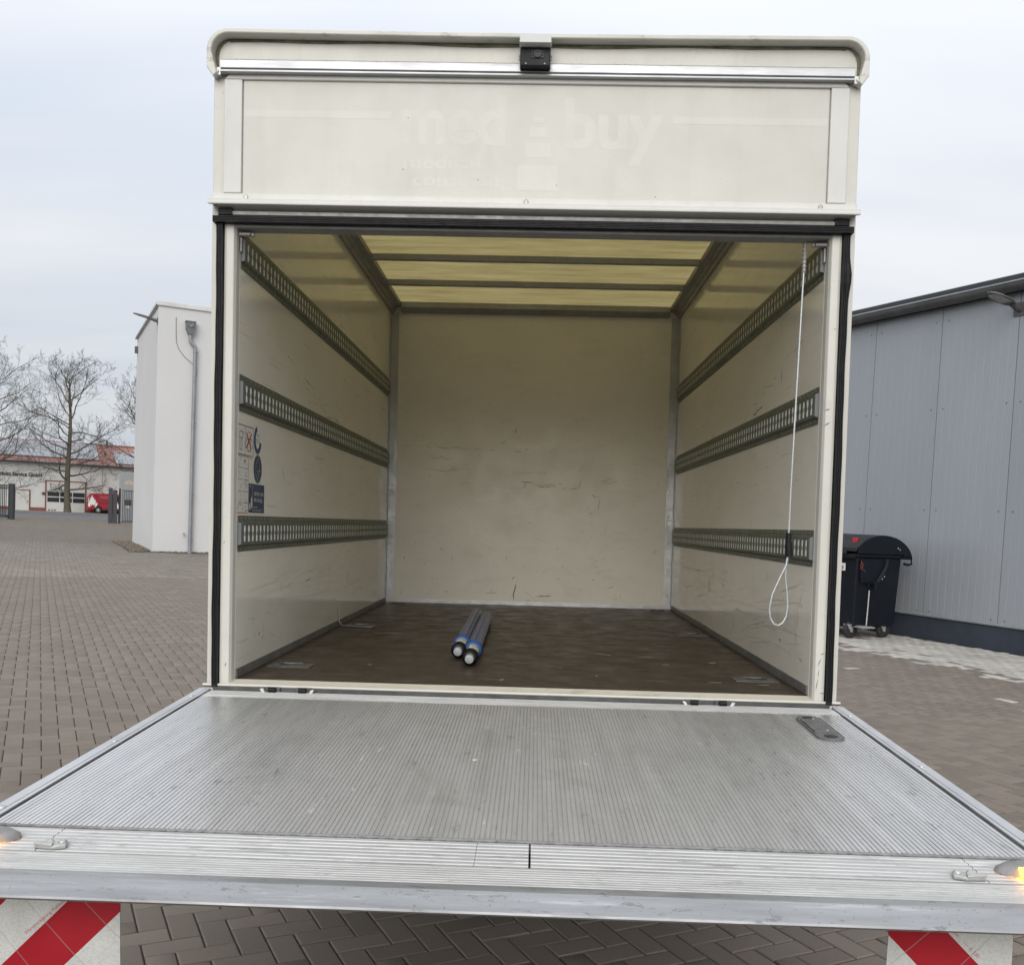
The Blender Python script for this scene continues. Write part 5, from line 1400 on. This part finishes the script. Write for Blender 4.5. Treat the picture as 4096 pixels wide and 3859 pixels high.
# roof
mb = MB(); n_t = 150
ln = []
for k in range(n_t * 2 + 1): ln.append((-16.5 + 43 * k / (n_t * 2), 0.035 if k % 2 else 0.0))
v = [(x, -0.5, 4.66 + z) for x, z in ln] + [(x, 9.0, 6.92 + z) for x, z in ln]; m_ = len(ln)
mb.add(v, [(i, i + 1, m_ + i + 1, m_ + i) for i in range(m_ - 1)]); roof = Sp(mb, 'roof', 'tile', recalc=False)
mb = MB(); mb.box(-16.5, 26.5, -0.62, -0.48, 4.52, 4.66); mb.box(-16.5, 26.5, -0.47, 0.0, 4.50, 4.56); mb.build('eaves_gutter', 'lamp_grey', roof)
mb = MB(); mb.tube([(-16.5, 9.0, 6.97), (26.5, 9.0, 6.97)], 0.12, 8); mb.build('ridge', 'tile', roof)
sl = (6.92 - 4.66) / 9.5
def solar(x0, x1, y0, y1):
    mb = MB()
    z0 = 4.66 + (y0 + 0.5) * sl + 0.12; z1 = 4.66 + (y1 + 0.5) * sl + 0.12
    mb.add([(x0, y0, z0), (x1, y0, z0), (x1, y1, z1), (x0, y1, z1), (x0, y0, z0 - .05), (x1, y0, z0 - .05), (x1, y1, z1 - .05), (x0, y1, z1 - .05)], [(0, 1, 2, 3), (4, 7, 6, 5), (0, 4, 5, 1), (1, 5, 6, 2), (2, 6, 7, 3), (3, 7, 4, 0)])
    mb.build('solar_panel', 'solar', roof)
for i in range(-8, 5):
    for j in range(4):
        solar(-0.9 + i * 1.02, -0.9 + i * 1.02 + 1.0, 1.25 + j * 1.9, 1.25 + j * 1.9 + 1.86)
for i in range(0, 12):
    for j in range(4):
        if j == 3 and i < 2: continue
        solar(5.62 + i * 1.02, 5.62 + i * 1.02 + 1.0, 0.0 + j * 1.9, 0.0 + j * 1.9 + 1.86)
mb = MB(); mb.box(5.1, 5.35, 8.0, 8.25, 6.2, 7.05); mb.cyl((5.22, 8.12, 7.05), (5.22, 8.12, 7.5), 0.10, n=10); mb.build('chimney', 'lamp_grey', roof)
mb = MB(); mb.tube([(5.3, 8.4, 7.0), (9.5, 8.4, 7.0)], .03, 6); mb.cyl((6.6, 8.4, 6.8), (6.6, 8.4, 7.25), .03, n=6); mb.build('roof_cable', 'lamp_grey', roof)
# personnel door
mb = MB(); mb.box(-2.98, -1.66, -0.06, -0.001, -0.1, 2.0); dr = Sp(mb, 'door', 'redframe')
mb = MB(); mb.box(-2.87, -1.77, -0.075, -0.0605, -0.08, 1.91); mb.build('door_leaf', 'facdoor', dr)
mb = MB(); mb.box(-1.93, -1.87, -0.13, -0.076, 0.82, 0.98); mb.build('handle', 'lamp_grey', dr)
# sectional door
mb = MB(); mb.box(-0.45, -0.33, -0.06, -0.001, -0.1, 2.97); mb.box(2.94, 3.06, -0.06, -0.001, -0.1, 2.97); mb.box(-0.329, 2.939, -0.06, -0.001, 2.87, 2.97); gd = Sp(mb, 'sectional_door', 'redframe')
for k in range(6):
    z0 = -0.09 + k * 0.493; mb = MB(); mb.box(-0.328, 2.938, -0.045, -0.001, z0, z0 + 0.485); mb.build('door_section', 'facdoor', gd, bevel=0.01)
for zz in (0.96, 1.49):
    for k in range(3):
        mb = MB(); x0 = -0.25 + k * 1.08; mb.box(x0, x0 + 1.0, -0.05, -0.0455, zz, zz + 0.42); mb.build('pane', 'winglass', gd)
mb = MB(); mb.box(-0.18, 0.02, -0.05, -0.0455, 0.14, 0.26); mb.box(0.12, 0.22, -0.05, -0.0455, 0.10, 0.28); mb.box(0.30, 0.50, -0.05, -0.0455, 0.14, 0.26); mb.build('door_vent', 'lamp_grey', gd)
mb = MB(); mb.tube([(4.36, -0.08, 4.5), (4.36, -0.08, 1.9)], 0.05, 8); Sp(mb, 'downpipe', 'frame_white', smooth=40)
mb = MB(); mb.lathe((-0.6, 0, 1.72), (0, -1, 0), [(0, .08), (.12, .14), (.2, .10), (.24, .03)], 12); Sp(mb, 'alarm_lamp', 'lamp_grey')
o = text_mesh('schutz Service GmbH', 0.50, 'sign_letters', 'signtext', sb, ext=0.02, bold=0.016)
xs = [v.co.x for v in o.data.vertices]; sc_ = 3.62 / (max(xs) - min(xs))
for v in o.data.vertices: v.co.x *= sc_
o.location = (-4.36, -0.03, 3.22); o.rotation_euler = (math.pi / 2, 0, 0)

# ================================================================== RED VAN
VB = FB0 + EA * 3.05 - EB * 2.3
vn = tag(empty('red_van', (VB.x, VB.y, 0.0), TH), 'red delivery van with white flame graphic parked by the pale workshop', 'van')
def Vp(mb, name, mats, parent=None, **kw): return mb.build(name, mats, parent or vn, **kw)
prof = [(0.02, 0.32), (0.0, 0.62), (0.06, 1.15), (0.16, 1.72), (0.26, 1.82), (1.4, 1.87), (2.7, 1.84), (2.95, 1.78), (3.55, 1.22), (4.25, 1.02), (4.42, 0.85), (4.45, 0.40), (4.35, 0.28)]
def arch(xc, r=0.36): return [(xc + r * math.cos(a), 0.30 + r * math.sin(a)) for a in np.linspace(0, math.pi, 9)]
low = [(4.35, 0.28)] + arch(3.55) + arch(0.95)
poly = prof[:-1] + low
mb = MB(); mb.prism(poly, 'y', 0.0, 1.78); Vp(mb, 'body', 'vanred', bevel=0.05, seg=3)
mb = MB(); mb.box(0.3, 4.2, 0.25, 1.5, 0.2, 0.5); Vp(mb, 'underbody', 'under')
for xc in (0.95, 3.55):
    for yy in (0.02, 1.58):
        w_ = empty('wheel'); w_.parent = vn; w_.location = (xc, yy, 0.30)
        mb = MB(); mb.lathe((0, 0, 0), (0, 1, 0), [(0, .2), (0, .28), (.02, .30), (.17, .30), (.19, .28), (.19, .2)], 24); mb.build('tyre', 'tyre', w_, smooth=40)
        mb = MB(); mb.lathe((0, -0.004, 0), (0, 1, 0), [(0, .03), (-0.0, .07), (.012, .19), (.15, .2)], 20)
        for k in range(5):
            a = 2 * math.pi * k / 5; mb.prism([(0.05 * math.cos(a + .4), .05 * math.sin(a + .4)), (.18 * math.cos(a + .14), .18 * math.sin(a + .14)), (.18 * math.cos(a - .14), .18 * math.sin(a - .14)), (.05 * math.cos(a - .4), .05 * math.sin(a - .4))], 'y', -.018, -.002)
        mb.build('rim', 'rim', w_)
mb = MB(); mb.prism([(2.32, 1.18), (2.36, 1.62), (2.80, 1.62), (3.28, 1.22), (3.28, 1.16)], 'y', -0.006, 0.0); Vp(mb, 'side_window', 'winglass')
mb = MB(); mb.box(1.05, 2.2, -0.004, 0.0, 1.012, 1.03); mb.box(2.255, 2.262, -0.004, 0.0, 0.5, 1.75); mb.box(0.55, 2.2, -0.004, 0, 0.98, 1.005); Vp(mb, 'door_seam', 'under')
mb = MB(); mb.box(1.35, 2.95, -0.02, 0.0, 0.30, 0.42); Vp(mb, 'side_moulding', 'under', bevel=0.005)
mb = MB(); mb.box(-0.012, 0.05, -0.01, 0.10, 1.05, 1.5); Vp(mb, 'tail_lamp', 'redplastic', bevel=0.01)
fl_ = [(0.08, 0.72), (0.10, 0.95), (0.20, 1.12), (0.26, 1.35), (0.36, 1.55), (0.42, 1.70), (0.46, 1.50), (0.43, 1.38), (0.55, 1.48), (0.60, 1.30), (0.58, 1.12), (0.68, 1.28), (0.75, 1.10), (0.72, 0.95), (0.86, 1.05), (0.88, 0.85), (0.78, 0.62), (0.62, 0.50), (0.70, 0.70), (0.58, 0.80), (0.52, 0.68), (0.44, 0.88), (0.36, 0.66), (0.27, 0.82), (0.26, 0.58), (0.15, 0.55)]
mb = MB(); mb.prism(fl_, 'y', -0.004, -0.001); mb.prism([(0.06, 0.95), (0.10, 1.35), (0.17, 1.50), (0.15, 1.15)], 'y', -0.0045, -0.0015); Vp(mb, 'flame_graphic', 'vanwhite')
mb = MB(); mb.prism([(2.36, .5), (2.42, .95), (2.50, .85), (2.58, 1.10), (2.66, .86), (2.74, 1.0), (2.78, .5)], 'y', -0.004, -0.001); Vp(mb, 'door_graphic', 'vanwhite')
mb = MB()
for k in range(4): mb.box(1.0 + .05 * (k % 2), 2.1 - .08 * k, -0.003, -0.001, 1.58 - k * .065, 1.61 - k * .065)
Vp(mb, 'side_print', 'vandim')

# ================================================================== GATE, POSTS, SIGN STELE
gp0 = Vector((-32.492, 54.3, -0.1))
gt = tag(empty('sliding_gate', gp0, math.radians(172)), 'dark grey barred sliding gate at the left of the yard entrance', 'gate')
mb = MB(); mb.box(-0.14, 0.14, -0.14, 0.14, 0, 2.20); mb.box(-0.17, 0.17, -0.17, 0.17, 0, 0.03); mb.build('gate_post', 'gate', gt, bevel=0.01)
mb = MB(); mb.box(-0.62, -0.50, 0.6, 0.72, 0, 2.14); mb.build('guide_post', 'gate', gt, bevel=0.01)
mb = MB(); mb.box(0.10, 6, 0.22, 0.32, 2.03, 2.11); mb.box(0.10, 6, 0.20, 0.34, 0.10, 0.26); mb.build('rail', 'gate', gt)
for k in range(48):
    mb = MB(); x = 0.16 + k * 0.12; mb.box(x, x + 0.03, 0.25, 0.29, 0.26, 2.03); mb.build('gate_bar', 'gate', gt)
gr = tag(empty('gate_posts', (-26.682, 55.146, -0.1), math.radians(20)), 'pair of tall dark gate posts on the right of the yard entrance', 'gate post')
mb = MB(); mb.box(-0.11, 0.11, -0.11, 0.11, 0, 2.22); mb.build('post', 'gate', gr, bevel=0.01)
mb = MB(); mb.box(0.13, 0.38, -0.05, 0.16, 0, 2.10); mb.build('post', 'gate', gr, bevel=0.01)
mb = MB(); mb.box(0.45, 0.57, 0.3, 0.42, 0, 2.22); mb.build('post', 'gate', gr, bevel=0.01)
mb = MB(); mb.box(-0.3, 0.3, -0.3, 0.3, -0.02, 0.012); mb.build('base_slab', 'kerb', gr)
fn = tag(empty('bar_fence', (-27.0, 57.6, -0.1), math.radians(90)), 'short run of thin vertical bars between gate posts and grey sign', 'fence')
for k in range(12):
    mb = MB(); x = k * 0.26; mb.box(x, x + 0.03, -0.015, 0.015, 0.12, 2.10); mb.build('fence_bar', 'gate', fn)
mb = MB(); mb.box(0, 3.0, -0.03, 0.03, 2.10, 2.15); mb.box(0, 3.0, -0.03, 0.03, 0.06, 0.12); mb.build('fence_rail', 'gate', fn)
st_ = tag(empty('sign_stele', (-28.10, 60.8, -0.1), math.radians(24)), 'tall grey sheet metal sign board with dark plate beside the white building', 'sign')
mb = MB(); mb.box(-0.46, 0.75, 0.0, 0.16, 0, 3.40); stb = mb.build('board', 'stele', st_, bevel=0.01)
mb = MB(); mb.box(-0.53, -0.47, 0.02, 0.14, 0, 3.42); mb.build('edge_profile', 'trim', st_)
mb = MB(); mb.box(-0.16, 0.28, -0.03, -0.002, 1.15, 1.52); mb.build('dark_plate', 'gate', st_)
mb = MB(); mb.box(-0.04, 0.13, -0.012, -0.002, 0.98, 1.08); mb.build('small_label', 'vanwhite', st_)
mb = MB(); mb.prism([(0.10 + 0.30 * math.cos(a), 2.66 + 0.16 * math.sin(a)) for a in np.linspace(0, 6.0, 20)], 'y', -0.004, -0.001); mb.build('orange_mark', 'orange_spot', st_)  # flat dull orange oval on the board

# ================================================================== BARE TREES
def bare_tree(base, height, seed, label, spread=1.0, lean=0.0):
    R_ = random.Random(seed)
    th_v, th_f = [], []; tw_v, tw_f = [], []
    def seg_tube(V, F, pts, rad, n):
        o = len(V)
        for i, p in enumerate(pts):
            d = (pts[min(i + 1, len(pts) - 1)] - pts[max(i - 1, 0)]).normalized()
            a = d.orthogonal().normalized(); b = d.cross(a)
            for k in range(n):
                t = 2 * math.pi * k / n
                V.append(p + (a * math.cos(t) + b * math.sin(t)) * rad[i])
        for i in range(len(pts) - 1):
            for k in range(n): F.append((o + i * n + k, o + i * n + (k + 1) % n, o + (i + 1) * n + (k + 1) % n, o + (i + 1) * n + k))
    def branch(p, d, ln, r, lev):
        nseg = 7 if lev < 2 else 5 if lev < 3 else 3
        pts = [p.copy()]; rad = [r]; dirs = [d.copy()]
        cur = d.copy(); q = p.copy()
        for i in range(nseg):
            cur = (cur + Vector((R_.gauss(0, 1), R_.gauss(0, 1), R_.gauss(0, .7))) * (0.19 if lev < 2 else .25) + Vector((0, 0, 0.09 if lev > 0 else 0.0))).normalized()
            q = q + cur * ln / nseg
            pts.append(q.copy()); rad.append(max(0.006, r * (1 - 0.80 * (i + 1) / nseg))); dirs.append(cur.copy())
        seg_tube(*((th_v, th_f) if lev < 2 else (tw_v, tw_f)), pts, rad, 6 if lev < 2 else 3)
        if lev >= 4: return
        nch = {1: 9, 2: 6, 3: 4}[lev]
        for k in range(nch):
            t = 0.22 + 0.78 * (k + R_.random() * .8) / nch
            i = min(nseg - 1, int(t * nseg)); f = t * nseg - i
            pp = pts[i].lerp(pts[min(i + 1, nseg)], max(0, min(1, f)))
            dd = dirs[i + 1 if i + 1 < len(dirs) else -1]
            ax = dd.orthogonal().normalized(); ax.rotate(Matrix.Rotation(R_.random() * 6.283, 3, dd))
            nd = (dd * R_.uniform(.55, 1.0) + ax * R_.uniform(.55, 1.0)).normalized()
            branch(pp, nd, ln * R_.uniform(.32, .58) * (1.1 - .45 * t), max(.009, r * .42 * (1.15 - .7 * t)), lev + 1)
    # trunk with a leader
    pts = []; rad = []; q = Vector((0, 0, -0.1)); n = 16
    for i in range(n + 1):
        t = i / n
        pts.append(Vector((lean * t * height * .1 + 0.10 * math.sin(t * 7 + seed), 0.08 * math.sin(t * 5 + 2 * seed), t * height * 0.86)))
        rad.append(0.27 * (1 - t) ** 0.8 * (1.25 if i == 0 else 1) + 0.03)
    seg_tube(th_v, th_f, pts, rad, 10)
    nb = 27
    for k in range(nb):
        t = 0.17 + 0.83 * (k / nb) ** 0.95
        i = min(n - 1, int(t * n)); p = pts[i].lerp(pts[i + 1], t * n - i)
        az = k * 2.399 + R_.uniform(-.4, .4)
        el = math.radians(6 + 52 * t * t + R_.gauss(0, 8))
        d = Vector((math.cos(az) * math.cos(el), math.sin(az) * math.cos(el), math.sin(el)))
        prof_ = (0.62 + 0.55 * math.sin(math.pi * min(1, t * 0.95) ** 0.9)) * (1.0 if t < .7 else 1.0 - 0.85 * (t - .7))
        branch(p, d, height * 0.335 * spread * prof_ * R_.uniform(.8, 1.15), 0.10 * (1.05 - .6 * t), 1)
    root = tag(empty('bare_tree', base), label, 'tree', 'bare trees along the street')
    def mk(nm, V, F, mt):
        me = bpy.data.meshes.new(nm); me.from_pydata([tuple(p) for p in V], [], F); me.materials.append(MT[mt]); me.shade_smooth(); me.update()
        o = bpy.data.objects.new(nm, me); COL.objects.link(o); o.parent = root
        return o
    mk('trunk', th_v, th_f, 'bark'); mk('crown', tw_v, tw_f, 'twig')
    return root
bare_tree((-42.65, 81.5, -0.05), 14.3, 3, 'bare tree with straight trunk in front of the sectional door', 1.0)
bare_tree((-48.9, 78.2, -0.05), 14.6, 11, 'bare tree at the left picture edge, trunk out of view', 1.15)
bare_tree((-36.5, 84.6, -0.05), 13.6, 23, 'bare tree half hidden behind the white building', 0.95)

print('objects', len(bpy.data.objects), 'tris ~', sum(len(o.data.loop_triangles) if False else len(o.data.polygons) for o in bpy.data.objects if o.type == 'MESH'))
